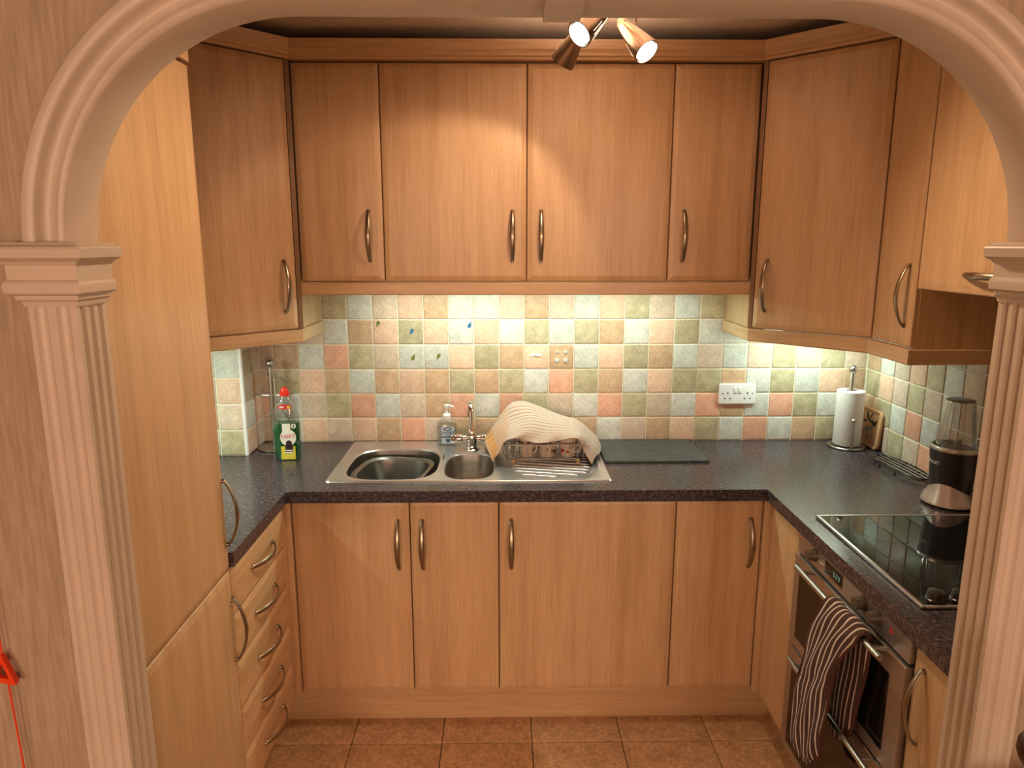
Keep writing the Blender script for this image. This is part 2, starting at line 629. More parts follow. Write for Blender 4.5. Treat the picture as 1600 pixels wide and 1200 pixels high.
for sx, idx in ((-1, 3), (1, 4)):
    poly = [(XR, YB)]
    for t, d in flute(-1.076, -1.146, 3, .0045, 0, 0, .0135):
        poly.append((XR + d, t))
    poly.append((XR, -1.150))
    for t, d in flute(XR + .004, XR + .070, 2, .007, 0, 0, .020):
        poly.append((t, -1.150 + d))
    poly += [(XR + .071, -1.150), (XR + .071, YF + .003), (XO, YF + .003), (XO, YB)]
    poly = [(sx * x, y) for x, y in poly]
    root = bpy.data.objects.new('trim_%d' % idx, None)
    COL.objects.link(root)
    struct(root, 'fluted cream pilaster with stepped capital %s of the arch' % ('on the cupboard side, left' if sx < 0 else 'beside the oven, right'))
    bm = B(); prism(bm, poly, 0, 1.622)
    finish('shaft', bm, 'paint', root, angle=25)
    cap = [(1.617, .003), (1.624, .005), (1.628, .010), (1.634, .011), (1.636, .018), (1.638, .020), (1.648, .021), (1.654, .019), (1.657, .015),
           (1.678, .016), (1.680, .019), (1.683, .021), (1.686, .028), (1.689, .034), (1.702, .036), (1.705, .034), (1.707, .027), (1.711, .023)]
    lo = []
    for z, p in cap:
        l = [Vector((sx * (XR - p), YB, z)), Vector((sx * (XR - p), -1.150 - p, z)), Vector((sx * (XR + .071 + p), -1.150 - p, z)), Vector((sx * (XR + .071 + p), YB - .02, z))]
        lo.append(l)
    bm = B(); loft(bm, lo)
    finish('capital', bm, 'paint', root, angle=25)

# floor tiles
def tile_mesh(name, w, t, ch):
    bm = B()
    h = w / 2
    lo = [[Vector((sx * h, sy * h, 0)) for sx, sy in ((-1, -1), (1, -1), (1, 1), (-1, 1))],
          [Vector((sx * h, sy * h, t - ch * .6)) for sx, sy in ((-1, -1), (1, -1), (1, 1), (-1, 1))],
          [Vector((sx * (h - ch * .5), sy * (h - ch * .5), t - ch * .18)) for sx, sy in ((-1, -1), (1, -1), (1, 1), (-1, 1))],
          [Vector((sx * (h - ch * 1.6), sy * (h - ch * 1.6), t)) for sx, sy in ((-1, -1), (1, -1), (1, 1), (-1, 1))]]
    loft(bm, lo)
    bmesh.ops.recalc_face_normals(bm, faces=bm.faces)
    me = bpy.data.meshes.new(name)
    bm.to_mesh(me)
    bm.free()
    me.materials.append(None)
    for p in me.polygons:
        p.use_smooth = True
    me.set_sharp_from_angle(angle=math.radians(50))
    return me


def put_tile(me, mat, parent, loc, rot, scale=(1, 1, 1), name='tile'):
    o = bpy.data.objects.new(name, me)
    COL.objects.link(o)
    o.material_slots[0].link = 'OBJECT'
    o.material_slots[0].material = M[mat]
    o.parent = parent
    o.location = loc
    o.rotation_euler = rot
    o.scale = scale
    return o


fm = tile_mesh('floor_tile', .3115, .006, .002)
for j in range(5):
    yc = -.04 + .1572 - j * .3145
    if yc < -1.2:
        break
    for i in range(-3, 3):
        put_tile(fm, 'floortile', floor, (.0135 + .1572 + i * .3145, yc, -.006), (0, 0, PI / 2 * random.randint(0, 3)), name='floor_tile')

# wall tiles, colours read row by row from the photograph (columns -11 .. 13, bottom row first)
ROWS = ['LGPLPBSLBBPBBBGLBPOGSGBOB',
        'PGLOSGLBSGSOLGSOLGSBGSOGB',
        'LOPBGBPBOBOGSOBGPOOBGOGPB',
        'LBGSOLGGPOBPBGPOBGLGLOLOL',
        'GBLGBPOPGPGOGOBGPOGGPLBOG',
        'OGBOGLPBGGLBLGPOLGOGBLPGL',
        'GOLPBGLOBPGLBOGPBLGOPGLBO']
TP = .1006
TX0 = .001
wm = tile_mesh('wall_tile', .0970, .004, .0035)


def wall_tile(parent, code, plane, u0, u1, z0, z1):
    """one tile on a wall between u0..u1 along it"""
    g = .0026
    su, sz = (u1 - u0 - 2 * g) / .097, (z1 - z0 - 2 * g) / .097
    uc, zc = (u0 + u1) / 2, (z0 + z1) / 2
    kind, d = plane
    rot = {'-y': (PI / 2, 0, 0), '-x': (PI / 2, 0, -PI / 2), '+x': (PI / 2, 0, PI / 2)}[kind]
    loc = (uc, d, zc) if kind == '-y' else (d, uc, zc)
    put_tile(wm, 'tile' + code, parent, loc, rot, (su, sz, random.uniform(.85, 1.15)))


for r, row in enumerate(ROWS):
    z0 = .91 + r * TP
    z1 = min(z0 + TP, 1.574)
    for k, code in enumerate(row):
        c = k - 11
        u0, u1 = TX0 + c * TP, TX0 + (c + 1) * TP
        u0, u1 = max(u0, -1.063), min(u1, 1.396)
        if u1 - u0 < .02:
            continue
        wall_tile(wall_back, code, ('-y', .600), u0, u1, z0, z1)
RROWS = ['BLOLSLGBGPLBOGP', 'BOGSGLBGPOLGBSO', 'OPLOLGBOLGPBOGL', 'BGLPOGBBGLOPGBO', 'GOLPBGLOBPGLBOG']
for r, row in enumerate(RROWS):
    for k, code in enumerate(row):
        y1 = .592 - k * TP
        wall_tile(wall_right, code, ('-x', 1.40), y1 - TP, y1, .91 + r * TP, .91 + (r + 1) * TP)
for r, code in enumerate('OLPGO'):
    wall_tile(wall_boxing, code, ('-y', .412), -1.166 - .0, -1.071, .91 + r * TP, .91 + (r + 1) * TP)
    wall_tile(wall_boxing, 'GBLGP'[r], ('-y', .412), -1.267, -1.166, .91 + r * TP, .91 + (r + 1) * TP)
for r, code in enumerate('PGLOL'):
    wall_tile(wall_boxing, code, ('+x', -1.065), .418, .514, .91 + r * TP, .91 + (r + 1) * TP)
    wall_tile(wall_boxing, 'LPBLG'[r], ('+x', -1.065), .514, .592, .91 + r * TP, .91 + (r + 1) * TP)


# ================================================================== CABINETS
def make_handle_mesh(L=.178, out=.030):
    bm = B()
    lo = []
    n = 22
    for i in range(n + 1):
        t = i / n
        z = -L / 2 + L * t
        y = -.004 - out * math.sin(PI * t) ** .75
        w = .0055 + .0034 * math.sin(PI * t)
        th = .0030 + .0006 * math.sin(PI * t)
        if abs(t - .5) < .03:
            w *= 1.12; th *= 1.3
        # local frame
        dz = L
        dy = -out * .75 * PI * math.cos(PI * t) * (max(math.sin(PI * t), .12) ** -.25)
        d = Vector((0, dy, dz)).normalized()
        u = Vector((1, 0, 0))
        v = d.cross(u)
        lo.append(circ(Vector((0, y, z)), u, v, w, th, 10))
    loft(bm, lo)
    for s in (-1, 1):
        cyl(bm, (0, 0, s * (L / 2 - .003)), (0, -.007, s * (L / 2 - .003)), .0068, .0052, 12)
    bmesh.ops.recalc_face_normals(bm, faces=bm.faces)
    me = bpy.data.meshes.new('handle')
    bm.to_mesh(me)
    bm.free()
    for p in me.polygons:
        p.use_smooth = True
    me.set_sharp_from_angle(angle=math.radians(40))
    me.materials.append(M['pewter'])
    return me


HM = make_handle_mesh()


def handle(parent, x, y, z, horizontal=False):
    o = bpy.data.objects.new('handle', HM)
    COL.objects.link(o)
    o.parent = parent
    o.location = (x, y, z)
    if horizontal:
        o.rotation_euler = (0, PI / 2, 0)
    return o


def door(parent, x0, x1, z0, z1, name='door', mat='wood', t=.019, ch=.017, gap=.002):
    x0 += gap; x1 -= gap; z0 += gap; z1 -= gap
    bm = B()
    R = lambda i, y: [Vector((x0 + i, y, z0 + i)), Vector((x1 - i, y, z0 + i)), Vector((x1 - i, y, z1 - i)), Vector((x0 + i, y, z1 - i))]
    loft(bm, [R(0, 0), R(0, -t + .007), R(.0025, -t + .0046), R(ch, -t + .0004), R(ch + .003, -t)])
    return finish(name, bm, mat, parent, angle=8)


def carcass(parent, w, d, z0, z1, top=False, mat='carcass'):
    bm = B()
    t = .016
    box(bm, 0, t, .001, d, z0, z1)
    box(bm, w - t, w, .001, d, z0, z1)
    box(bm, t, w - t, .001, d, z0, z0 + t)
    box(bm, t, w - t, d - .006, d, z0 + t, z1)
    if top:
        box(bm, t, w - t, .001, d - .006, z1 - t, z1)
    else:
        box(bm, t, w - t, .001, .09, z1 - t, z1)
    return finish('carcass', bm, mat, parent)


DT = .019
# base cabinets below the sink wall
base = [(-.795, -.4, 'right', 'beech base cupboard in the left corner, handle beside its neighbour', .36),
        (-.4, -.1, 'left', 'narrow beech base cupboard under the main sink bowl, handle on its left', None),
        (-.1, .5, 'left', 'widest beech base cupboard under the draining board, handle on its left', None),
        (.5, .795, 'right', 'narrow beech base cupboard next to the oven corner, handle on its right', None)]
for x0, x1, side, lab, _ in base:
    r = thing('base_cabinet', lab, 'cupboard', (x0, .03 + DT, 0), 0, 'base cupboards along the sink wall')
    carcass(r, x1 - x0, .53, .152, .74 if x0 < 0 else .868)
    d = door(r, 0, x1 - x0, .155, .868)
    hx = .042 if side == 'left' else x1 - x0 - .040
    handle(d, hx, -DT, .709)
# left corner fillers and drawer unit
r = thing('drawer_unit', 'beech unit of five drawers beside the tall fridge cupboard', 'drawers', (-.805 - DT, -.464, 0), PI / 2)
carcass(r, .450, .54, .152, .868)
for k in range(5):
    z1 = .868 - k * .1428
    d = door(r, 0, .450, z1 - .1428, z1, name='drawer', mat='wood_h', ch=.013)
    handle(d, .225, -DT, z1 - .066, True)
bm = B()
box(bm, -.0095, .0095, -.012, .03, .152, .868, .001)
box(bm, -.018, -.0095, -.0485, .03, .152, .868, .001)
tag(finish('corner_post', bm, 'wood', None, (-.806, .035, 0)), 'slim beech corner filler between the drawers and the sink wall cupboards', 'filler')

# tall housing on the left
r = thing('tall_cabinet', 'tall beech fridge freezer cupboard behind the left pilaster', 'cupboard', (-.805 - DT, -1.066, 0), PI / 2)
carcass(r, .600, .56, .152, 2.362, True)
d = door(r, 0, .600, .155, .864, name='lower_door')
handle(d, .583, -DT, .699)
d = door(r, 0, .600, .866, 2.113, name='upper_door')
handle(d, .583, -DT, 1.028)
bm = B()
box(bm, .0015, .5985, -.019, 0, 2.118, 2.36, .0015)
finish('top_panel', bm, 'wood_h', r)
# plinths
for nm, b_, lab in (('plinth', (-.905, .893, .095, .113, 0, .150), 'long beech plinth board under the sink wall cupboards'),):
    bm = B(); box(bm, *b_, .001)
    tag(finish('plinth', bm, 'wood_h'), lab, 'plinth')
bm = B(); box(bm, -.009, .009, -.485, .485, 0, .150, .001)
tag(finish('plinth', bm, 'wood_r', None, (-.897, -.395, 0)), 'beech plinth board below the five drawers', 'plinth')
bm = B(); box(bm, -.009, .009, -.57, .57, 0, .150, .001)
tag(finish('plinth', bm, 'wood_r', None, (.897, -.477, 0)), 'beech plinth board below the oven run', 'plinth')

# right side base run: panel, oven housing, cupboard
XF = .805
r = thing('base_cabinet', 'plain beech corner panel without handle left of the oven', 'cupboard', (XF + DT, -.006, 0), -PI / 2, 'base units beside the oven')
d = door(r, 0, .236, .155, .868, name='front_panel')
bm = B()
box(bm, 0, .016, .001, .50, .152, .868)
box(bm, .218, .234, .001, .50, .152, .868)
finish('carcass', bm, 'carcass', r)
bm = B()
box(bm, -.0095, .0095, -.012, .03, .152, .868, .001)
box(bm, .0095, .018, -.0385, .03, .152, .868, .001)
tag(finish('corner_post', bm, 'wood', None, (.806, .033, 0)), 'slim beech corner filler between the sink wall cupboards and the oven run', 'filler')
r = thing('base_cabinet', 'beech base cupboard with bow handle between the oven and the pilaster', 'cupboard', (XF + DT, -.834, 0), -PI / 2, 'base units beside the oven')
carcass(r, .230, .54, .152, .868)
d = door(r, 0, .232, .155, .868)
handle(d, .045, -DT, .735)

# ------------------------------------------------------------------ wall cabinets
ZB, ZT = 1.577, 2.305
ups = [(-.795, -.5, 'right', 'narrow beech wall cupboard in the left of the sink wall row'),
       (-.5, 0, 'right', 'wide beech wall cupboard left of centre above the taps'),
       (0, .5, 'left', 'wide beech wall cupboard right of centre above the tea towel'),
       (.5, .795, 'left', 'narrow beech wall cupboard in the right of the sink wall row')]
for x0, x1, side, lab in ups:
    r = thing('wall_cabinet', lab, 'cupboard', (x0, .312 + DT, 0), 0, 'wall cupboards above the sink')
    carcass(r, x1 - x0, .265, ZB, ZT, True)
    d = door(r, 0, x1 - x0, ZB, ZT)
    hx = .050 if side == 'left' else x1 - x0 - .050
    handle(d, hx, -DT, 1.735)
ZB2 = 1.412
# diagonal corner units
for sx in (-1, 1):
    lab = ('diagonal beech corner wall cupboard beside the tall fridge cupboard' if sx < 0 else 'diagonal beech corner wall cupboard above the kitchen roll')
    if sx < 0:
        a, b_ = Vector((-1.105, .0)), Vector((-.805, .30))
    else:
        a, b_ = Vector((.805, .30)), Vector((1.105, 0))
    ang = math.atan2(b_.y - a.y, b_.x - a.x)
    L_ = (b_ - a).length
    r = thing('corner_wall_cabinet', lab, 'cupboard', (a.x, a.y, 0), ang, 'diagonal corner wall cupboards')
    inv = Matrix.Rotation(-ang, 2)
    poly = [(-.805, .30), (-.805, .594), (-1.06, .594), (-1.06, .405), (-1.392, .405), (-1.392, 0.0), (-1.105, 0)] if sx < 0 else \
        [(.805, .30), (.805, .594), (1.392, .594), (1.392, 0), (1.105, 0)]
    lp = []
    for p in poly:
        q = inv @ (Vector(p) - a)
        lp.append((q.x, q.y + .0005))
    bm = B(); prism(bm, lp, ZB2, ZT)
    finish('carcass', bm, 'wood', r)
    d = door(r, .010, L_ - .012, ZB2 + .002, ZT)
    handle(d, L_ - .060 if sx < 0 else .055, -DT, 1.565)
    bm = B()
    if sx < 0:
        box(bm, L_ - .011, L_ + .006, -.012, .002, ZB2, ZT)
    else:
        box(bm, -.006, .009, -.012, .002, ZB2, ZT)
    finish('corner_strip', bm, 'carcass', r)  # dark colour carries the shade of the corner gap
# wall units along the right wall
r = thing('wall_cabinet', 'narrow beech wall cupboard between the corner unit and the hood cupboard', 'cupboard', (1.08 + DT, -.004, 0), -PI / 2)
carcass(r, .216, .29, ZB2, ZT, True, 'wood')
d = door(r, 0, .216, ZB2 + .002, ZT, ch=.020)
handle(d, .183, -DT, 1.562)
r = thing('hood_cabinet', 'shorter beech wall cupboard over the hob with horizontal handle', 'cupboard', (1.08 + DT, -.222, 0), -PI / 2)
carcass(r, .600, .29, 1.582, ZT, True, 'wood')
d = door(r, 0, .600, 1.582, ZT, ch=.020)
handle(d, .300, -DT, 1.632, True)
# hidden wall unit on the left, in the gap beside the tall cupboard
r = thing('wall_cabinet', 'beech wall cupboard on the left wall hidden behind the tall fridge cupboard', 'cupboard', (-1.08 - DT, -.460, 0), PI / 2)
carcass(r, .455, .29, ZB2, ZT, True, 'wood')
d = door(r, 0, .455, ZB2 + .002, ZT)

# cornice along the tops
bm = B()
cp = [(-.012, 2.307), (.024, 2.307), (.026, 2.314), (.034, 2.318), (.036, 2.326), (.044, 2.336), (.050, 2.362), (.052, 2.364), (-.012, 2.364)]
sweep(bm, [(-1.098, -.455), (-1.098, .0), (-.80, .312), (.80, .312), (1.098, .0), (1.098, -1.06)], cp)
tag(finish('cornice', bm, 'wood_r', angle=20), 'beech cornice moulding running along the tops of the wall cupboards', 'cornice')
# light pelmets
pp = lambda z0, z1: [(-.010, z0), (.010, z0), (.012, z0 + .004), (.012, z1 - .003), (.009, z1), (-.010, z1)]
bm = B()
sweep(bm, [(-.797, .312), (.797, .312)], pp(1.531, 1.575))
tag(finish('light_pelmet', bm, 'wood_h', angle=20), 'straight beech light pelmet under the sink wall cupboards', 'pelmet')
bm = B()
sweep(bm, [(-1.098, -.455), (-1.098, .004), (-.806, .296), (-.806, .590)], pp(1.366, 1.411))
tag(finish('light_pelmet', bm, 'wood_r', angle=20), 'beech light pelmet bent around the left corner cupboard', 'pelmet')
bm = B()
sweep(bm, [(.806, .590), (.806, .296), (1.088, .004), (1.088, -.218), (1.39, -.218)], pp(1.366, 1.411))
tag(finish('light_pelmet', bm, 'wood_r', angle=20), 'beech light pelmet bent around the right corner cupboard and its narrow neighbour', 'pelmet')


# under cupboard fluorescent fittings
def strip_light(loc, rz, L_, lab, energy):
    r = thing('under_cabinet_light', lab, 'light', loc, rz, 'fluorescent strips under the wall cupboards')
    bm = B(); box(bm, -L_ / 2, L_ / 2, -.022, .022, -.014, 0, .003)
    finish('housing', bm, 'white', r)
    bm = B(); cyl(bm, (-L_ / 2 + .015, 0, -.021), (L_ / 2 - .015, 0, -.021), .007, n=10)
    finish('tube', bm, 'tube', r)
    o = light('strip_glow', 'AREA', (0, 0, -.031), energy, TUBE, r, shape='RECTANGLE', size=L_ - .03, size_y=.02)
    return r


strip_light((.04, .395, 1.577), 0, 1.25, 'fluorescent strip light under the sink wall cupboards', 4.3)
strip_light((-1.22, -.10, 1.411), PI / 2, .45, 'fluorescent strip light under the left wall cupboards', 4.5)
strip_light((1.10, .45, 1.411), 0, .40, 'fluorescent strip light under the right corner cupboard', 1.9)

# ------------------------------------------------------------------ worktop
xs = sorted([-1.40, -1.065, -.798, -.695 + .02, .29 - .02, .791, 1.395])
ys = sorted([-1.066, -.463, 0.0, .105, .412, .565, .598])
bm = B()
vt = {}


def V(x, y, z):
    k = (round(x, 4), round(y, 4), round(z, 4))
    if k not in vt:
        vt[k] = bm.verts.new(k)
    return vt[k]


def inside(x, y):
    if x < -1.065 and y > .412:
        return False
    if -.675 < x < .27 and .105 < y < .565:
        return False
    if y > 0:
        return True
    if x > .791:
        return True
    return x < -.798 and y > -.463


cells = {}
for i in range(len(xs) - 1):
    for j in range(len(ys) - 1):
        cells[i, j] = inside((xs[i] + xs[i + 1]) / 2, (ys[j] + ys[j + 1]) / 2)
zt, zb = .910, .870
for (i, j), f in cells.items():
    if not f:
        continue
    x0, x1, y0, y1 = xs[i], xs[i + 1], ys[j], ys[j + 1]
    bm.faces.new((V(x0, y0, zt), V(x1, y0, zt), V(x1, y1, zt), V(x0, y1, zt)))
    bm.faces.new((V(x0, y1, zb), V(x1, y1, zb), V(x1, y0, zb), V(x0, y0, zb)))
    for di, dj, a, b_ in ((-1, 0, (x0, y1), (x0, y0)), (1, 0, (x1, y0), (x1, y1)), (0, -1, (x0, y0), (x1, y0)), (0, 1, (x1, y1), (x0, y1))):
        if not cells.get((i + di, j + dj), False):
            bm.faces.new((V(*a, zt), V(*a, zb), V(*b_, zb), V(*b_, zt)))
es = []
for e in bm.edges:
    a, b_ = e.verts[0].co, e.verts[1].co
    if abs(a.z - b_.z) > 1e-5:
        continue
    m = (a + b_) / 2
    front = (abs(a.y) < 1e-4 and abs(b_.y) < 1e-4 and -.7981 <= m.x <= .7911) or \
        (abs(a.x - .791) < 1e-4 and abs(b_.x - .791) < 1e-4 and m.y < 0) or (abs(a.x + .798) < 1e-4 and abs(b_.x + .798) < 1e-4 and m.y < 0)
    if front and len(e.link_faces) == 2 and e.calc_face_angle(0) > 1:
        es.append(e)
bmesh.ops.bevel(bm, geom=es, offset=.012, segments=6, affect='EDGES', profile=.5)
tag(finish('worktop', bm, 'worktop', angle=10), 'dark speckled laminate worktop running around three sides of the kitchen', 'worktop')

# ================================================================== SINK
SX0, SX1, SY0, SY1 = -.695, .290, .085, .583
sink = thing('sink', 'stainless steel inset sink with one and a half bowls and ribbed drainer', 'sink', ((SX0 + SX1) / 2, (SY0 + SY1) / 2, .910))
ox, oy = (SX0 + SX1) / 2, (SY0 + SY1) / 2


def supe(cx, cy, w, h, p, n, z, rot=0):
    l = []
    for i in range(n):
        a = 2 * PI * (i + .5) / n
        c, s = math.cos(a), math.sin(a)
        k = (abs(c) ** p + abs(s) ** p) ** (-1 / p)
        x, y = w / 2 * c * k, h / 2 * s * k
        l.append(Vector((cx + x * math.cos(rot) - y * math.sin(rot), cy + x * math.sin(rot) + y * math.cos(rot), z)))
    return l


def rect_loop(x0, x1, y0, y1, cx, cy, n, z):
    l = []
    for i in range(n):
        a = 2 * PI * (i + .5) / n
        c, s = math.cos(a), math.sin(a)
        ts = []
        if c > 1e-9: ts.append((x1 - cx) / c)
        if c < -1e-9: ts.append((x0 - cx) / c)
        if s > 1e-9: ts.append((y1 - cy) / s)
        if s < -1e-9: ts.append((y0 - cy) / s)
        t = min(ts)
        l.append(Vector((cx + c * t, cy + s * t, z)))
    # snap nearest samples to the corners
    for qx, qy in ((x0, y0), (x1, y0), (x1, y1), (x0, y1)):
        k = min(range(n), key=lambda i: (l[i].x - qx) ** 2 + (l[i].y - qy) ** 2)
        l[k] = Vector((qx, qy, z))
    return l


ZTOP = .004
bm = B()
IN = .016
bx0, bx1, by0, by1 = SX0 + IN, SX1 - IN, SY0 + IN, SY1 - IN
c1, c2 = -.312, -.100       # divisions between the bowls and the drainer
N_ = 64
# raised outer rim
rim = [(.0, 0), (.002, .003), (.005, .0055), (.009, .0055), (.013, .0042), (IN, ZTOP)]
R_ = lambda i, z: [Vector((x - ox, y - oy, z)) for x, y in rrect(SX1 - SX0 - 2 * i, SY1 - SY0 - 2 * i, max(.003, .02 - i), 4, ox, oy)]
loft(bm, [R_(i, z) for i, z in rim], cap0=False, cap1=False)
bowls = {}
for (x0, x1, (cx, cy, w, h, p)) in ((bx0, c1, (-.486, .300, .325, .365, 3.4)), (c1, c2, (-.207, .268, .178, .300, 3.0))):
    rl = rect_loop(x0, x1, by0, by1, cx, cy, N_, ZTOP)
    lo = [rl, supe(cx, cy, w + .036, h + .036, p, N_, ZTOP), supe(cx, cy, w + .020, h + .020, p, N_, ZTOP - .002), supe(cx, cy, w + .006, h + .006, p, N_, ZTOP - .003),
          supe(cx, cy, w, h, p, N_, ZTOP - .008)]
    lo = [[v - Vector((ox, oy, 0)) for v in l] for l in lo]
    loft(bm, lo, cap0=False, cap1=False)
# drainer plate with a shallow dish
dcx, dcy, dw, dh = .090, .315, .345, .400
rl = rect_loop(c2, bx1, by0, by1, dcx, dcy, N_, ZTOP)
lo = [rl, supe(dcx, dcy, dw, dh, 3.2, N_, ZTOP), supe(dcx, dcy, dw - .012, dh - .012, 3.2, N_, ZTOP - .003), supe(dcx, dcy, dw - .026, dh - .026, 3.2, N_, ZTOP - .004)]
lo = [[v - Vector((ox, oy, 0)) for v in l] for l in lo]
loft(bm, lo, cap0=False, cap1=True)
finish('sink_top', bm, 'steel', sink, angle=25)
for nm, cx, cy, w, h, p, dep in (('main_bowl', -.486, .300, .325, .365, 3.4, .155), ('half_bowl', -.207, .268, .178, .300, 3.0, .115)):
    bm = B()
    lo = [supe(cx, cy, w, h, p, N_, ZTOP - .008), supe(cx, cy, w - .008, h - .008, p, N_, -dep + .04), supe(cx, cy, w - .022, h - .022, p, N_, -dep + .014),
          supe(cx, cy, w - .055, h - .055, p, N_, -dep), supe(cx, cy, .09, .09, 2, N_, -dep - .001), supe(cx, cy, .07, .07, 2, N_, -dep - .004)]
    lo = [[v - Vector((ox, oy, 0)) for v in l] for l in lo]
    loft(bm, lo, cap0=False, cap1=True)
    finish(nm, bm, 'steel_bowl', sink, angle=40)
for k in range(11):
    # ribs running diagonally down to the front right
    off = -.175 + k * .034
    pts = []
    for q in range(41):
        t = -.22 + .44 * q / 40
        x = dcx + t
        y = dcy + off - t * .22
        ex = (abs(x - dcx) / ((dw - .045) / 2)) ** 3.2 + (abs(y - dcy) / ((dh - .045) / 2)) ** 3.2
        if ex < 1:
            pts.append((x - ox, y - oy, ZTOP - .004))
    if len(pts) < 4:
        continue
    bm = B()
    rr = [.0022 if 0 < i < len(pts) - 1 else .0006 for i in range(len(pts))]
    tube(bm, pts, [q * 1.4 for q in rr], 8)
    finish('rib', bm, 'steel', sink)

# washing up bowl standing in the main bowl
bm = B()
rot = -.16
lo = [supe(0, 0, .19, .21, 3.5, 40, -.135), supe(0, 0, .20, .22, 3.5, 40, -.132), supe(0, 0, .245, .265, 3.6, 40, -.03), supe(0, 0, .25, .27, 3.8, 40, -.012),
      supe(0, 0, .272, .292, 3.8, 40, -.010), supe(0, 0, .274, .294, 3.8, 40, -.015), supe(0, 0, .277, .297, 3.8, 40, -.013), supe(0, 0, .275, .295, 3.8, 40, -.007),
      supe(0, 0, .252, .272, 3.8, 40, -.006), supe(0, 0, .240, .260, 3.6, 40, -.012), supe(0, 0, .195, .215, 3.5, 40, -.128), supe(0, 0, .17, .19, 3.5, 40, -.131)]
loft(bm, lo)
M['bowlgrey'] = plain('dull_steel_bowl', (.24, .23, .22), .34, 1)
tag(finish('washing_up_bowl', bm, 'bowlgrey', None, (-.490, .290, .912 - .012), (0, 0, rot)), 'grey washing up bowl sitting inside the main sink bowl', 'bowl')

# ------------------------------------------------------------------ mixer tap
t = thing('mixer_tap', 'chrome mixer tap with tall swivel spout behind the half bowl', 'tap', (-.207, .462, .914))
bm = B()
lathe(bm, [(.029, 0), (.029, .004), (.024, .008), (.021, .014), (.020, .03), (.023, .036), (.024, .052), (.022, .060)], n=24)
finish('body', bm, 'chrome', t)
bm = B()
for s in (-1, 1):
    u = Vector((1, 0, 0)) * s
    v, w_ = Vector((0, 1, 0)), Vector((0, 0, 1))
    lo = []
    for xx, rr in ((.015, .014), (.035, .014), (.040, .018), (.078, .0185), (.082, .0165), (.083, .004)):
        lo.append(circ(u * xx + w_ * .046, v, w_, rr, n=20))
    loft(bm, lo)
finish('cross_body', bm, 'chrome', t)
for s in (-1, 1):
    bm = B()
    box(bm, s * .044 if s > 0 else -.074, .074 if s > 0 else -.044, -.030, .002, .061, .066, .002)
    cyl(bm, (s * .059, -.002, .055), (s * .059, -.002, .064), .008, n=12)
    finish('lever', bm, 'chrome', t)
bm = B()
pts = [(0, 0, .055), (0, 0, .08), (0, 0, .13), (0, -.002, .165), (0, -.012, .185), (0, -.030, .198), (0, -.052, .203), (0, -.074, .198), (0, -.088, .185), (0, -.092, .172)]
tube(bm, pts, [.013, .0115, .010, .010, .010, .010, .010, .010, .010, .010], 14)
sp = finish('spout', bm, 'chrome', t)
bm = B(); cyl(bm, (0, -.0922, .178), (0, -.0935, .158), .0125, .0125, 16)
finish('nozzle', bm, 'chrome', sp)
bm = B(); lathe(bm, [(.016, .058), (.017, .064), (.015, .082), (.0125, .086)], n=18)
finish('collar', bm, 'chrome', sp)

# ================================================================== HOB AND OVEN
h = thing('hob', 'black ceramic glass hob with steel edge set in the right worktop', 'hob', (1.105, -.515, .911))
bm = B(); box(bm, -.252, .252, -.262, .262, .0005, .0065, .002)
finish('glass', bm, 'blackglass', h, angle=12)
bm = B()
box(bm, -.262, -.2525, -.270, .270, 0, .009, .0025)
box(bm, .2525, .262, -.270, .270, 0, .009, .0025)
box(bm, -.2525, .2525, -.270, -.2625, 0, .008, .002)
box(bm, -.2525, .2525, .2625, .270, 0, .008, .002)
finish('frame', bm, 'steel', h)
for k in range(4):
    bm = B(); lathe(bm, [(.021, .0066), (.0215, .010), (.019, .012), (.0175, .026), (.0165, .0285), (.014, .0295)], (-.213 + k * .056, -.240, 0), 24)
    finish('knob', bm, 'blackplastic', h)
M['ring'] = plain('hob_ring_print', (.02, .02, .021), .1)
for cx, cy, rr in ((-.12, -.09, .085), (.12, -.09, .07), (-.12, .14, .07), (.12, .14, .09)):
    bm = B(); lathe(bm, [(rr, .0066), (rr, .0068), (rr - .002, .0068), (rr - .002, .0066)], (cx, cy, 0), 40, cap0=False, cap1=False)
    finish('ring_mark', bm, 'ring', h)

# built-under double oven, front faces -x.  local x runs towards the camera, z up
ov = thing('double_oven', 'stainless steel built-under double oven with black glass doors', 'oven', (.815, -.244, 0), -PI / 2)
W = .588
bm = B(); box(bm, .003, W - .003, .002, .53, .155, .866)
finish('body', bm, 'darkgrey', ov)
bm = B(); box(bm, 0, W, -.015, .004, .806, .868, .002)
cpn = finish('control_panel', bm, 'ovensteel', ov, angle=12)
bm = B(); box(bm, .175, .275, -.0156, -.0148, .822, .858, .0002)
finish('display', bm, 'display', cpn)
bm = B()
for k, xx in enumerate((.225, .239, .253)):
    box(bm, xx, xx + .007, -.0160, -.0155, .833, .836)
    box(bm, xx, xx + .002, -.0160, -.0155, .836, .848)
    box(bm, xx + .005, xx + .007, -.0160, -.0155, .833, .846)
finish('digits', bm, 'digits', cpn)
for xx in (.112, .385, .452):
    bm = B()
    cyl(bm, (xx, -.015, .842), (xx, -.019, .842), .0185, n=24)
    cyl(bm, (xx, -.019, .842), (xx, -.040, .842), .0165, .0150, 24)
    kb = finish('knob', bm, 'knob', cpn)
for k in range(6):
    bm = B(); cyl(bm, (.1345 + k * .0068, -.0148, .8355), (.1345 + k * .0068, -.0185, .8355), .0026, n=12)
    finish('button', bm, 'chrome', cpn)
bm = B()
box(bm, .505, .511, -.0156, -.0149, .836, .848); box(bm, .513, .517, -.0156, -.0149, .834, .848)
finish('red_mark', bm, 'redtext', cpn)
bm = B(); box(bm, .524, .527, -.0156, -.0149, .838, .841)
finish('small_mark', bm, 'darkgrey', cpn)


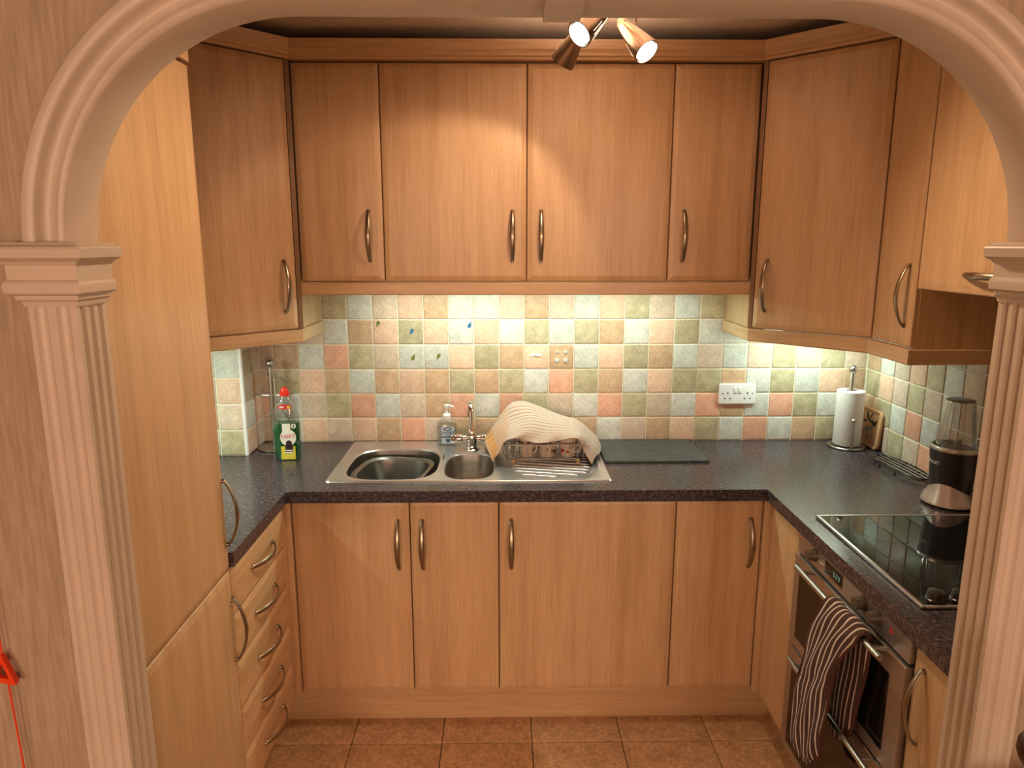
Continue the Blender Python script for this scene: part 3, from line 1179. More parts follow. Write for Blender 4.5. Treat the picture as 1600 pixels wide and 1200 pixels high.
def oven_door(name, z0, z1):
    bm = B()
    box(bm, 0, W, -.022, .001, z0, z1, .003)
    d = finish(name, bm, 'ovensteel', ov, angle=12)
    bm = B(); box(bm, .040, W - .055, -.0235, -.0215, z0 + .035, z1 - .050, .0008)
    finish('window', bm, 'ovenglass', d, angle=12)
    hz = z1 + .004
    bm = B()
    cyl(bm, (.100, -.062, hz), (W - .032, -.062, hz), .0075, n=16)
    for xx in (.135, W - .075):
        cyl(bm, (xx, -.020, hz - .006), (xx, -.060, hz), .0055, n=12)
    finish('door_handle', bm, 'satin', d)
    bm = B(); box(bm, .001, W - .001, -.024, -.0205, z1 - .0035, z1 + .0005, .001)
    finish('trim_strip', bm, 'chrome', d)
    return d


oven_door('upper_door', .514, .798)
oven_door('lower_door', .158, .508)

# ================================================================== striped oven glove over the oven handle
def make_glove():
    g = thing('oven_glove', 'brown and white striped double oven glove hanging over the oven handle', 'oven glove', (.74, -.6, .80))
    # centre line rows: (x, y_far, y_near, z_far, thickness, z_near)
    rows = [(.724, -.555, -.590, .338, .006, .355), (.722, -.515, -.622, .330, .016, .395), (.720, -.488, -.640, .345, .022, .430), (.719, -.474, -.650, .385, .025, .480),
            (.719, -.470, -.655, .440, .026, .535), (.720, -.476, -.656, .505, .026, .595), (.722, -.489, -.662, .565, .026, .652), (.726, -.502, -.676, .630, .025, .710),
            (.731, -.512, -.698, .695, .024, .752), (.735, -.530, -.718, .760, .023, .785), (.741, -.546, -.729, .798, .021, .806), (.754, -.560, -.730, .820, .020, .821),
            (.768, -.568, -.724, .812, .018, .812), (.776, -.570, -.716, .775, .017, .778), (.777, -.568, -.708, .690, .017, .695), (.776, -.564, -.696, .600, .018, .620),
            (.776, -.566, -.682, .525, .018, .555), (.776, -.575, -.664, .470, .015, .505), (.776, -.598, -.642, .445, .006, .470)]
    # resample smoothly
    A = np.array(rows)
    n = len(A)
    ss = np.linspace(0, n - 1, 84)
    R = []
    for s in ss:
        i = min(int(s), n - 2); f = s - i
        p0, p1, p2, p3 = A[max(i - 1, 0)], A[i], A[i + 1], A[min(i + 2, n - 1)]
        R.append(.5 * ((2 * p1) + (-p0 + p2) * f + (2 * p0 - 5 * p1 + 4 * p2 - p3) * f ** 2 + (-p0 + 3 * p1 - 3 * p2 + p3) * f ** 3))
    R = np.array(R)
    bm = B()
    uvl = bm.loops.layers.uv.new('UVMap')
    NC = 44
    loops, us = [], []
    for k, (x, yf, yn, z, th, zn) in enumerate(R):
        a = R[max(k - 1, 0)]; b_ = R[min(k + 1, len(R) - 1)]
        d = Vector((b_[0] - a[0], 0, b_[3] - a[3])).normalized()
        nrm = Vector((-d.z, 0, d.x))          # outward for the front flap
        yc, hw = (yf + yn) / 2, abs(yf - yn) / 2
        l, uu = [], []
        for q in range(NC):
            an = 2 * PI * q / NC
            c, s = math.cos(an), math.sin(an)
            kk = (abs(c) ** 2.6 + abs(s) ** 2.6) ** (-1 / 2.6)
            yy = hw * c * kk
            wob = .0022 * math.sin(k * .42 + yy * 60) + .0016 * math.sin(yy * 150 + k * .2)
            if 24 < k < 30:
                wob -= .003 * math.exp(-((k - 27) / 1.5) ** 2) * (1 if s > 0 else 0)
            tt = (th / 2 * .8 * s * kk) + (wob if s > 0 else wob * .4)
            side = .0025 * math.sin(k * .55)
            zz = (z + zn) / 2 + (zn - z) / 2 * (-yy / max(hw, 1e-4))
            l.append(Vector((x, yc + yy + side * abs(c), zz)) + nrm * tt - Vector((.74, -.6, .80)))
            uu.append((.5 + .5 * (c * kk) * (hw / .112), k / len(R)))
        loops.append(l); us.append(uu)
    vl = [[bm.verts.new(p) for p in l] for l in loops]
    for i in range(len(vl) - 1):
        for q in range(NC):
            j = (q + 1) % NC
            f = bm.faces.new((vl[i][q], vl[i][j], vl[i + 1][j], vl[i + 1][q]))
            for lp, uv in zip(f.loops, (us[i][q], us[i][j], us[i + 1][j], us[i + 1][q])):
                lp[uvl].uv = uv
    bm.faces.new(vl[0][::-1]); bm.faces.new(vl[-1])
    finish('glove_pad', bm, 'glove', g, angle=80)
    # bound edge: dark piping along both long edges
    M['piping'] = plain('dark_brown_binding', (.07, .022, .012), .9)
    for q in (0, NC // 2):
        bm = B()
        pts = [loops[k][q] for k in range(2, len(loops) - 2, 2)]
        tube(bm, pts, .0045, 6)
        finish('binding', bm, 'piping', g)


make_glove()

# ================================================================== dish rack, mugs and tea towel
rk = thing('dish_rack', 'wire dish rack holding mugs on the draining board', 'dish rack', (.075, .385, .914))
rx0, rx1, ry0, ry1 = -.150, .148, -.105, .125


def ring_pts(x0, x1, y0, y1, z):
    return [(x, y, z) for x, y in rrect(x1 - x0, y1 - y0, .03, 5, (x0 + x1) / 2, (y0 + y1) / 2)]


bm = B(); tube(bm, ring_pts(rx0, rx1, ry0, ry1, .018), .0022, 6, ring=True)
finish('base_wire', bm, 'satin', rk)
bm = B(); tube(bm, ring_pts(rx0 - .012, rx1 + .012, ry0 - .012, ry1 + .012, .075), .0025, 6, ring=True)
finish('top_wire', bm, 'satin', rk)
for k in range(13):
    x = rx0 + .012 + k * (rx1 - rx0 - .024) / 12
    bm = B(); tube(bm, [(x, ry0 - .012, .075), (x, ry0 - .002, .022), (x, ry0 + .02, .016), (x, ry1 - .02, .016), (x, ry1 + .002, .022), (x, ry1 + .012, .075)], .0013, 5)
    finish('wire', bm, 'satin', rk)
for x in (rx0 + .03, rx1 - .03):
    for y in (ry0 + .006, ry1 - .006):
        bm = B(); lathe(bm, [(.007, 0), (.0085, .004), (.0085, .011), (.006, .016)], (x, y, 0), 12)
        finish('foot', bm, 'tread', rk)


def mug(name, loc, rz, lab, deco, r=.038, hh=.085, mat='cup', hd=True):
    m = thing(name, lab, 'mug', loc, rz, 'mugs drying in the dish rack')
    bm = B()
    lathe(bm, [(r * .80, 0), (r * .86, .003), (r * .97, hh * .45), (r, hh), (r - .003, hh), (r * .97 - .004, hh * .45), (r * .8, .006)], n=28)
    finish('cup_body', bm, mat, m)
    if hd:
        bm = B()
        pts = [(r * .93, 0, hh * .82), (r + .012, 0, hh * .86), (r + .022, 0, hh * .70), (r + .024, 0, hh * .5), (r + .016, 0, hh * .3), (r * .90, 0, hh * .22)]
        tube(bm, pts, .0042, 8)
        finish('cup_handle', bm, mat, m)
    rnd = random.Random(hash(lab) % 1000 if False else len(lab))
    for k in range(deco):
        a = -PI * .15 - PI * .75 * (k + .5) / deco - rz
        zz = hh * rnd.uniform(.22, .8)
        rr = (r * .88 + (r * .1) * zz / hh) + .0012
        c = Vector((rr * math.cos(a), rr * math.sin(a), zz))
        nrm = Vector((math.cos(a), math.sin(a), 0))
        u = Vector((-nrm.y, nrm.x, 0))
        sz = rnd.uniform(.004, .0085)
        bm = B()
        lo = [[c + u * (sz * math.cos(2 * PI * i / 10) * (1 + .25 * math.cos(6 * PI * i / 10))) + Vector((0, 0, sz * math.sin(2 * PI * i / 10) * (1 + .25 * math.cos(6 * PI * i / 10)))) - nrm * .0012 for i in range(10)],
              [c + u * (sz * .9 * math.cos(2 * PI * i / 10)) + Vector((0, 0, sz * .9 * math.sin(2 * PI * i / 10))) for i in range(10)]]
        loft(bm, lo)
        finish('flower_print', bm, 'flower' if k % 2 else 'leaf', m)
    return m


mz = .914 + .0175
mug('drinking_glass', (-.062, .335, mz), 0, 'clear glass tumbler at the left end of the dish rack', 0, .029, .085, 'clear', False)
mug('mug', (.005, .325, mz), -.95, 'cream mug with small brown leaves next to the glass tumbler', 6, .033, .082)
mug('mug', (.080, .322, mz), 2.4, 'cream mug with red roses in the middle of the dish rack', 7, .036, .088)
mug('mug', (.157, .325, mz), -.70, 'floral cream mug at the right end of the dish rack', 7, .034)

rows = [[(-.156, .43, .971), (-.111, .43, 1.04), (-.057, .43, 1.098), (-.01, .43, 1.113), (.061, .43, 1.09), (.148, .43, 1.062), (.213, .43, 1.036), (.268, .43, .985), (.294, .43, .944)],
        [(-.152, .36, .966), (-.104, .36, 1.021), (-.051, .36, 1.06), (-.003, .36, 1.075), (.065, .36, 1.067), (.142, .36, 1.049), (.21, .36, 1.029), (.259, .36, .979), (.285, .36, .939)],
        [(-.134, .29, .952), (-.094, .29, .996), (-.059, .29, 1.029), (0, .29, 1.034), (.066, .29, 1.029), (.136, .29, 1.029), (.197, .29, 1.028), (.236, .29, .975), (.256, .29, .935)],
        [(-.125, .262, .929), (-.101, .262, .963), (-.078, .262, 1.004), (-.04, .262, 1.016), (.03, .262, 1.001), (.111, .262, 1.003), (.181, .262, 1.018), (.21, .262, .967), (.242, .262, .917)]]
r1 = [(x, .50, z - .025) for x, y, z in rows[0]]
r0 = [(x, .548, max(z - .085, .925)) for x, y, z in rows[0]]
CG = np.array([r0, r1] + rows)


def catmull(A, m):
    n = len(A)
    out = []
    for s in np.linspace(0, n - 1, m):
        i = min(int(s), n - 2); f = s - i
        p0, p1, p2, p3 = A[max(i - 1, 0)], A[i], A[i + 1], A[min(i + 2, n - 1)]
        out.append(.5 * ((2 * p1) + (-p0 + p2) * f + (2 * p0 - 5 * p1 + 4 * p2 - p3) * f ** 2 + (-p0 + 3 * p1 - 3 * p2 + p3) * f ** 3))
    return np.array(out)


G = catmull(CG, 64)
G = np.swapaxes(catmull(np.swapaxes(G, 0, 1), 84), 0, 1)
bm = B()
uvl = bm.loops.layers.uv.new('UVMap')
nv, nu = G.shape[:2]
TO = Vector((.07, .40, .92))
gv = [[None] * nu for _ in range(nv)]
for i in range(nv):
    for j in range(nu):
        p = Vector(G[i, j])
        u, v = j / (nu - 1), i / (nv - 1)
        fold = .0035 * math.sin(9 * u + 14 * v) * math.sin(PI * v) + .0022 * math.sin(26 * u + 5 * v)
        edge = max(0, v - .75) * 4
        p.z += fold * (1 - edge * .5)
        p.y += edge * .006 * math.sin(30 * u + 1) - .004 * max(0, abs(u - .5) * 2 - .6) * math.sin(20 * v)
        gv[i][j] = bm.verts.new(p - TO)
for i in range(nv - 1):
    for j in range(nu - 1):
        f = bm.faces.new((gv[i][j], gv[i][j + 1], gv[i + 1][j + 1], gv[i + 1][j]))
        for lp, (a, b_) in zip(f.loops, ((i, j), (i, j + 1), (i + 1, j + 1), (i + 1, j))):
            lp[uvl].uv = (b_ / (nu - 1), a / (nv - 1))
bmesh.ops.recalc_face_normals(bm, faces=bm.faces)
bmesh.ops.solidify(bm, geom=bm.faces[:], thickness=.0022)
tag(finish('tea_towel', bm, 'towel', None, TO, angle=80), 'white tea towel with thin orange stripes draped over the dish rack', 'tea towel')

# ================================================================== things on the worktop
bm = B(); box(bm, 0, 1, 0, 1, 0, .008)
for v in bm.verts:
    u, w_ = v.co.x, v.co.y
    v.co.x = .296 + u * (.684 - .296) - .004 * w_
    v.co.y = .290 + w_ * .292
bmesh.ops.translate(bm, vec=(-.49, -.43, 0), verts=bm.verts)
bmesh.ops.bevel(bm, geom=[e for e in bm.edges], offset=.002, segments=2, affect='EDGES')
tag(finish('chopping_board', bm, 'slate', None, (.49, .43, .9105), angle=12), 'flat dark grey rectangular board right of the draining board', 'board')

# kitchen roll holder and roll
HR = (1.292, .497, .910)
k = thing('paper_towel_holder', 'steel kitchen roll holder with round base and ball top', 'holder', HR)
bm = B(); lathe(bm, [(.070, .001), (.072, .003), (.072, .007), (.070, .009), (.02, .0105)], n=40)
finish('base', bm, 'satin', k)
bm = B()
lathe(bm, [(.0095, .010), (.0095, .298), (.007, .302)] + [(.0165 * math.cos(a), .315 + .0165 * math.sin(a)) for a in [(-1.1 + 2.6 * i / 8) for i in range(9)]], n=20)
finish('pole', bm, 'satin', k)
bm = B()
lathe(bm, [(.0055, .010), (.0055, .112), (.004, .114)] + [(.011 * math.cos(a), .122 + .011 * math.sin(a)) for a in [(-1.1 + 2.6 * i / 8) for i in range(9)]], (-.012, -.066, 0), 16)
finish('side_arm', bm, 'satin', k)
bm = B()
lathe(bm, [(.019, .0125), (.0505, .0125), (.052, .015), (.052, .229), (.050, .231), (.019, .231)], n=40, cap0=False, cap1=False)
bm.verts.ensure_lookup_table()
lathe(bm, [(.019, .0125), (.019, .231)], n=40, cap0=False, cap1=False)
bmesh.ops.remove_doubles(bm, verts=bm.verts, dist=1e-5)
tag(finish('kitchen_roll', bm, 'paper', None, HR), 'white kitchen paper roll on the steel holder', 'paper roll')

# decorated clay plaque leaning on the right wall
pl = thing('clay_plaque', 'square clay tile with dark plant print leaning on the wall behind the kitchen roll', 'plaque', (1.3785, .500, .911), rot=(math.radians(-5), 0, -PI / 2))
bm = B()
S = lambda w, y: [Vector((x, y, z)) for x, z in rrect(w, w, .022 if w > .14 else .016, 5, 0, .0775)]
loft(bm, [S(.150, .006), S(.155, .003), S(.155, -.004), S(.150, -.007), S(.138, -.007), S(.130, -.003), S(.05, -.003)])
finish('slab', bm, 'terracotta', pl, angle=25)


def leaf_shape(bm, cx, cz, L_, w, ang, y0, y1):
    pts = []
    for i in range(12):
        t = 2 * PI * i / 12
        x, z = L_ / 2 * math.cos(t), w / 2 * math.sin(t) * (1 - .5 * math.cos(t))
        pts.append((cx + x * math.cos(ang) - z * math.sin(ang), cz + x * math.sin(ang) + z * math.cos(ang)))
    loft(bm, [[Vector((x, y0, z)) for x, z in pts], [Vector((x, y1, z)) for x, z in pts]])


for cx, cz, L_, w, a in ((-.030, .125, .036, .014, 1.9), (-.008, .105, .030, .012, -.4), (.020, .098, .040, .016, -.5), (.036, .103, .030, .015, .9), (.0, .128, .03, .008, .8), (-.04, .098, .03, .010, .3)):
    bm = B(); leaf_shape(bm, cx, cz, L_, w, a, -.0028, -.0040)
    finish('leaf_print', bm, 'darkgreen', pl)
for cx, cz, L_, w, a in ((-.015, .070, .030, .024, .4), (.012, .078, .028, .020, 1.2), (-.01, .045, .04, .02, 1.5), (.022, .052, .03, .01, 1.4), (-.035, .055, .036, .006, 1.3)):
    bm = B(); leaf_shape(bm, cx, cz, L_, w, a, -.0028, -.0038)
    finish('plant_print', bm, 'greyprint', pl)

# oval wire trivet
tr = thing('wire_trivet', 'black oval wire trivet lying by the right wall', 'trivet', (1.338, .190, .910), rz=math.radians(4))
el = lambda k_, z, n=40: [(.050 * k_ * math.cos(2 * PI * i / n), .142 * k_ * math.sin(2 * PI * i / n), z) for i in range(n)]
M['blackwire'] = plain('black_enamel_wire', (.02, .018, .018), .25, .4)
bm = B(); tube(bm, el(1, .016), .0026, 6, ring=True); finish('rim', bm, 'blackwire', tr)
bm = B(); tube(bm, el(.97, .0085), .0020, 6, ring=True); finish('lower_rim', bm, 'blackwire', tr)
for x in (-.03, -.010, .010, .03):
    yy = .142 * math.sqrt(1 - (x / .05) ** 2)
    bm = B(); tube(bm, [(x, -yy, .016), (x, 0, .018), (x, yy, .016)], .0016, 6); finish('bar', bm, 'satin', tr)
for y in (-.06, 0.03):
    xx = .05 * math.sqrt(1 - (y / .142) ** 2)
    bm = B(); tube(bm, [(-xx, y, .0145), (xx, y, .0145)], .0016, 6); finish('cross_bar', bm, 'blackwire', tr)
for x, y in ((-.045, -.04), (-.045, .05), (.045, -.04), (.045, .05)):
    bm = B(); lathe(bm, [(.004, .0), (.005, .003), (.003, .0085)], (x, y, 0), 10); finish('foot', bm, 'blackwire', tr)
bm = B(); box(bm, -.032, .044, .100, .140, .008, .014, .003); finish('grip', bm, 'blackplastic', tr)

# bullet blender
bl = thing('blender', 'black and silver bullet blender with clear upturned cup beside the hob', 'blender', (1.310, -.135, .910))
wave = lambda a, z: (.016 * math.cos(2 * (a + PI * .78)) if z > .045 else 0)
bm = B()
lathe(bm, [(.070, .004), (.0765, .008), (.0755, .016), (.070, .030), (.0645, .046), (.0625, .060), (.058, .058)], n=48, fz=wave)
finish('base', bm, 'silver', bl, angle=50)
bm = B(); lathe(bm, [(.066, 0), (.070, .002), (.070, .006)], n=40); finish('base_ring', bm, 'blackplastic', bl)
bm = B()
lathe(bm, [(.056, .02), (.0585, .06), (.062, .10), (.0665, .165), (.0675, .176)], n=48)
body = finish('motor_housing', bm, 'blackplastic', bl)
bm = B(); lathe(bm, [(.0675, .176), (.0695, .178), (.070, .186), (.068, .190), (.060, .190), (.058, .182)], n=48, cap0=False); finish('rim_ring', bm, 'satin', bl)
bm = B(); lathe(bm, [(.057, .180), (.0575, .183), (.0, .184)], n=32); finish('blade_cap', bm, 'darkgrey', bl)
for a in (.4, 2.0, 3.6, 5.2):
    bm = B()
    c_, s_ = math.cos(a), math.sin(a)
    loft(bm, [[Vector((.004 * -s_, .004 * c_, .188)), Vector((-.004 * -s_, -.004 * c_, .188)), Vector((-.004 * -s_, -.004 * c_, .190)), Vector((.004 * -s_, .004 * c_, .190))],
              [Vector((.022 * c_ + .003 * -s_, .022 * s_ + .003 * c_, .205)), Vector((.022 * c_ - .003 * -s_, .022 * s_ - .003 * c_, .205)), Vector((.022 * c_ - .003 * -s_, .022 * s_ - .003 * c_, .2065)), Vector((.022 * c_ + .003 * -s_, .022 * s_ + .003 * c_, .2065))]])
    finish('blade', bm, 'satin', bl)
bm = B()
lathe(bm, [(.0545, .186), (.0535, .21), (.0475, .27), (.0415, .325), (.0395, .332), (.0385, .332), (.0400, .324), (.0460, .27), (.0520, .21), (.0530, .186)], n=48, cap0=False, cap1=False)
cup = finish('cup', bm, 'clearcup', bl)
bm = B(); lathe(bm, [(.0385, .329), (.0390, .333), (.036, .3345), (.0, .3345)], n=40)
M['cupbase'] = plain('frosted_cup_base', (.22, .20, .18), .35)
finish('cup_base', bm, 'cupbase', bl)
for q in range(4):
    a = .6 + q * PI / 2
    bm = B(); tube(bm, [(.0505 * math.cos(a), .0505 * math.sin(a), .195), (.0440 * math.cos(a), .0440 * math.sin(a), .27), (.0385 * math.cos(a), .0385 * math.sin(a), .322)], .0016, 6)
    finish('cup_rib', bm, 'clearcup', cup)
# lettering wraps around the housing, its end just turning into view
lt = text_part('NUTRIBULLET', .0135, 'whitelabel', body, (0, 0, .138), (0, 0, 0), extrude=.0003)
for v in lt.data.vertices:
    x, y, d = v.co.x, v.co.y, v.co.z
    a = math.radians(166) + x / .0655
    rr = .0652 + d + (y) * .06
    v.co = Vector((rr * math.cos(a), rr * math.sin(a), y))
for q in range(3):
    bm = B()
    lo = []
    for i in range(8):
        a = math.radians(292 + i * 3)
        lo.append([Vector((rr * math.cos(a), rr * math.sin(a), zz)) for rr, zz in ((.0660, .150 - q * .009), (.0669, .150 - q * .009), (.0669, .1525 - q * .009), (.0660, .1525 - q * .009))])
    loft(bm, lo)
    finish('vent_line', bm, 'darkgrey', body)
bm = B(); tube(bm, [(.035, -.052, .06), (.062, -.075, .075), (.078, -.085, .05), (.070, -.088, .012), (.060, -.07, .004), (.072, -.04, .004), (.079, -.03, .03), (.077, -.05, .055), (.070, -.09, .03), (.06, -.10, .004)], .0035, 7)
finish('cable', bm, 'blackplastic', bl)

# mug tree on the left
mt = thing('mug_tree', 'empty steel mug tree with round base in the left corner behind the green bottle', 'mug tree', (-.992, .508, .910))
bm = B(); lathe(bm, [(.062, .001), (.064, .003), (.064, .007), (.061, .009), (.02, .0105)], n=36); finish('base', bm, 'satin', mt)
bm = B()
lathe(bm, [(.0085, .010), (.0085, .328), (.006, .330)] + [(.0155 * math.cos(a), .343 + .0155 * math.sin(a)) for a in [(-1.1 + 2.6 * i / 8) for i in range(9)]], n=18)
finish('pole', bm, 'satin', mt)
bm = B(); cyl(bm, (.017, -.004, .009), (.014, -.004, .292), .0042, n=10)
finish('side_rod', bm, 'satin', mt)
for z, a in ((.215, 0), (.285, PI / 2 + .5), (.145, PI / 2)):
    for s in (-1, 1):
        c_, s_ = math.cos(a) * s, math.sin(a) * s
        bm = B(); tube(bm, [(.006 * c_, .006 * s_, z), (.045 * c_, .045 * s_, z + .001), (.058 * c_, .058 * s_, z + .003)], .0028, 8)
        finish('arm', bm, 'satin', mt)

# washing up liquid
wb = thing('washing_up_bottle', 'green washing up liquid bottle with red cap beside the sink', 'bottle', (-.900, .375, .910), rz=.08)


def oval(w, d, z, n=36, p=2.5):
    l = []
    for i in range(n):
        a = 2 * PI * i / n
        c, s = math.cos(a), math.sin(a)
        k_ = (abs(c) ** p + abs(s) ** p) ** (-1 / p)
        l.append(Vector((w / 2 * c * k_, d / 2 * s * k_, z)))
    return l


prof = [(.088, .050, 0), (.094, .055, .006), (.098, .058, .05), (.102, .060, .10), (.103, .060, .135), (.098, .058, .150), (.088, .054, .175), (.082, .050, .195), (.070, .046, .212), (.050, .040, .226), (.034, .032, .236), (.028, .028, .242)]
bm = B(); loft(bm, [oval(*q) for q in prof]); finish('bottle_shell', bm, 'clear', wb, angle=50)
bm = B(); loft(bm, [oval(w - .004, d - .004, max(z, .002)) for w, d, z in prof[:5]] + [oval(.097, .055, .1405)]); finish('liquid', bm, 'greenliq', wb, angle=50)
bm = B(); lathe(bm, [(.016, .242), (.018, .244), (.018, .256), (.014, .260), (.013, .268), (.010, .274), (.004, .276)], n=20); finish('cap', bm, 'red', wb)


def patch(parent, poly, y, mat, name, th=.0004):
    bm = B()
    loft(bm, [[Vector((x, y, z)) for x, z in poly], [Vector((x, y - th, z)) for x, z in poly]])
    return finish(name, bm, mat, parent)


ell = lambda cx, cz, a, b_, n=28: [(cx + a * math.cos(2 * PI * i / n), cz + b_ * math.sin(2 * PI * i / n)) for i in range(n)]
rc = lambda x0, x1, z0, z1: [(x0, z0), (x1, z0), (x1, z1), (x0, z1)]
patch(wb, ell(.010, .088, .029, .032), -.0300, 'whitelabel', 'label')
patch(wb, rc(-.010, .020, .112, .142), -.0302, 'whitelabel', 'label_top')
patch(wb, ell(.032, .132, .009, .009), -.0302, 'whitelabel', 'label_dot')
lf = [(.032, .139), (.036, .131), (.032, .126), (.028, .131)]
patch(wb, lf, -.0308, 'greenliq', 'drop_mark')
text_part('FAIRY', .0225, 'redtext', wb, (.010, -.0308, .092), (PI / 2, -.10, 0), sx=.86)
patch(wb, rc(-.018, .034, -.0 + .004, .055), -.0300, 'yellow', 'yellow_label')
patch(wb, ell(.012, .066, .011, .012), -.0312, 'blacklabel', 'dark_mark')
patch(wb, rc(-.002, .026, .034, .060), -.0312, 'blacklabel', 'dark_panel')
patch(wb, rc(-.001, .025, .037, .041), -.0318, 'whitelabel', 'text_bar')
patch(wb, rc(-.001, .025, .028, .033), -.0318, 'whitelabel', 'text_bar')
nl = patch(wb, ell(.004, .205, .026, .010), -.0262, 'redtext', 'neck_label')
patch(wb, [(.010, .199), (.016, .212), (.020, .204), (.026, .209), (.022, .199)], -.0268, 'yellow', 'neck_mark')
patch(wb, ell(-.008, .204, .009, .003), -.0268, 'whitelabel', 'neck_text')

# hand sanitiser pump bottle
sb = thing('hand_gel_bottle', 'clear hand gel pump bottle with blue label on the sink edge', 'bottle', (-.309, .530, .914), rz=0)
rb = lambda w, d, z: [Vector((x, y, z)) for x, y in rrect(w, d, min(w, d) * .28, 4)]
pf = [(.074, .040, 0), (.078, .044, .004), (.078, .044, .088), (.074, .040, .096), (.050, .034, .104), (.034, .030, .108), (.030, .028, .112)]
bm = B(); loft(bm, [rb(*q) for q in pf]); finish('bottle_shell', bm, 'clear', sb, angle=40)
M['gel'] = clear_mat('clear_gel', (.86, .88, .90), .06)
bm = B(); loft(bm, [rb(.072, .038, .003), rb(.073, .039, .085), rb(.070, .036, .090)]); finish('gel', bm, 'gel', sb, angle=40)
bm = B()
lathe(bm, [(.016, .110), (.0165, .113), (.0165, .125), (.012, .130), (.006, .133), (.005, .150), (.009, .152), (.010, .165), (.006, .168)], n=20)
pump = finish('pump', bm, 'white', sb)
bm = B(); tube(bm, [(0, 0, .162), (.015, -.004, .163), (.028, -.007, .158)], [.006, .0048, .004], 10); finish('pump_nozzle', bm, 'white', pump)
patch(sb, rc(-.020, .030, .012, .080), -.0222, 'bluelabel', 'label')
patch(sb, ell(.004, .072, .016, .0075), -.0228, 'navy', 'oval_mark')
patch(sb, ell(.004, .072, .010, .0025), -.0234, 'whitelabel', 'oval_text')
text_part('HAND', .0165, 'navy', sb, (.005, -.0229, .056), (PI / 2, 0, 0))
text_part('SANITISER', .0065, 'navy', sb, (.005, -.0229, .0455), (PI / 2, 0, 0))
patch(sb, rc(-.020, .030, .037, .041), -.0228, 'navy', 'blue_bar')
patch(sb, [(-.004, .031), (.014, .031), (.013, .022), (.005, .016), (-.003, .022)], -.0228, 'navy', 'shield_mark')

# socket
so = thing('wall_socket', 'white double switched socket on the tiles right of the tea towel', 'socket', (.872, .5955, 1.108))
bm = B()
R2 = lambda w, h_, y: [Vector((x, y, z)) for x, z in rrect(w, h_, .006, 3)]
loft(bm, [R2(.150, .084, 0), R2(.150, .084, -.006), R2(.146, .080, -.009), R2(.14, .074, -.0095)])
finish('face_plate', bm, 'white', so)
for s in (-1, 1):
    bm = B(); box(bm, s * .0095 - .0065, s * .0095 + .0065, -.0125, -.009, .004, .029, .0015); finish('switch', bm, 'white', so)
    for (x, z, w, h_) in ((s * .040, .004, .004, .009), (s * .040 - .011, -.018, .007, .004), (s * .040 + .011, -.018, .007, .004), (s * .061, .002, .0045, .0045)):
        bm = B(); box(bm, x - w / 2, x + w / 2, -.0101, -.0094, z - h_ / 2, z + h_ / 2); finish('hole', bm, 'blackplastic', so)


# stickers on the tiles
def comma(flip):
    pts = []
    for i in range(14):
        a = PI * .15 + 2 * PI * .85 * i / 13
        pts.append((.0075 * math.cos(a), .0075 * math.sin(a) + .003))
    tip = [(-.006, -.014), (-.008, -.013)] if False else []
    body = [(.0075 * math.cos(PI * t), .0075 * math.sin(PI * t) + .004) for t in [i / 8 for i in range(9)]]
    body += [(-.0080, -.003), (-.0085, -.0145), (-.003, -.007), (.004, -.0035)]
    return [(-x, -z) for x, z in body] if flip else body


for x, z, mat, fl, lab in ((-.579, 1.396, 'stickgreen', False, 'green leaf sticker on a peach tile, leftmost of the leaf stickers'),
                           (-.446, 1.365, 'stickblue', False, 'blue leaf sticker on an olive tile above a green leaf sticker'),
                           (-.218, 1.391, 'stickblue', True, 'blue leaf sticker on a grey tile above the tap'),
                           (-.446, 1.262, 'stickgreen', True, 'green leaf sticker directly below the left blue leaf sticker'),
                           (-.341, 1.264, 'stickgreen', False, 'green leaf sticker on a grey tile, lower right of the group')):
    bm = B()
    pts = comma(fl)
    loft(bm, [[Vector((a, 0, b_)) for a, b_ in pts], [Vector((a, -.0006, b_)) for a, b_ in pts]])
    tag(finish('leaf_sticker', bm, mat, None, (x, .5952, z)), lab, 'sticker', 'leaf stickers on the wall tiles')
M['capgrey'] = plain('pale_grey_cap', (.52, .55, .56), .4)
for x, z, rr, lab in ((.135, 1.281, .006, 'faint pale screw cap, upper left of four on one tile'), (.168, 1.281, .0075, 'faint pale screw cap, upper right of four on one tile'),
                      (.134, 1.248, .0095, 'white round screw cap, lower left of four on one tile'), (.169, 1.248, .0095, 'white round screw cap, lower right of four on one tile')):
    bm = B()
    lo = [circ(Vector((0, 0, 0)), Vector((1, 0, 0)), Vector((0, 0, 1)), rr, n=16), circ(Vector((0, -.003, 0)), Vector((1, 0, 0)), Vector((0, 0, 1)), rr, n=16), circ(Vector((0, -.0045, 0)), Vector((1, 0, 0)), Vector((0, 0, 1)), rr * .65, n=16)]
    loft(bm, lo)
    tag(finish('screw_cap', bm, 'capgrey', None, (x, .5955, z)), lab, 'screw cap', 'screw caps on the wall tiles')
bm = B()
for dx, w in ((-.012, .010), (.010, .012)):
    lo = [circ(Vector((dx, 0, 0)), Vector((1, 0, 0)), Vector((0, 0, 1)), w, .006, n=14), circ(Vector((dx, -.005, 0)), Vector((1, 0, 0)), Vector((0, 0, 1)), w * .8, .0045, n=14)]
    loft(bm, lo)
tag(finish('adhesive_hook', bm, 'white', None, (.049, .5955, 1.269)), 'small white stick-on hook on a peach tile above the tea towel', 'hook')

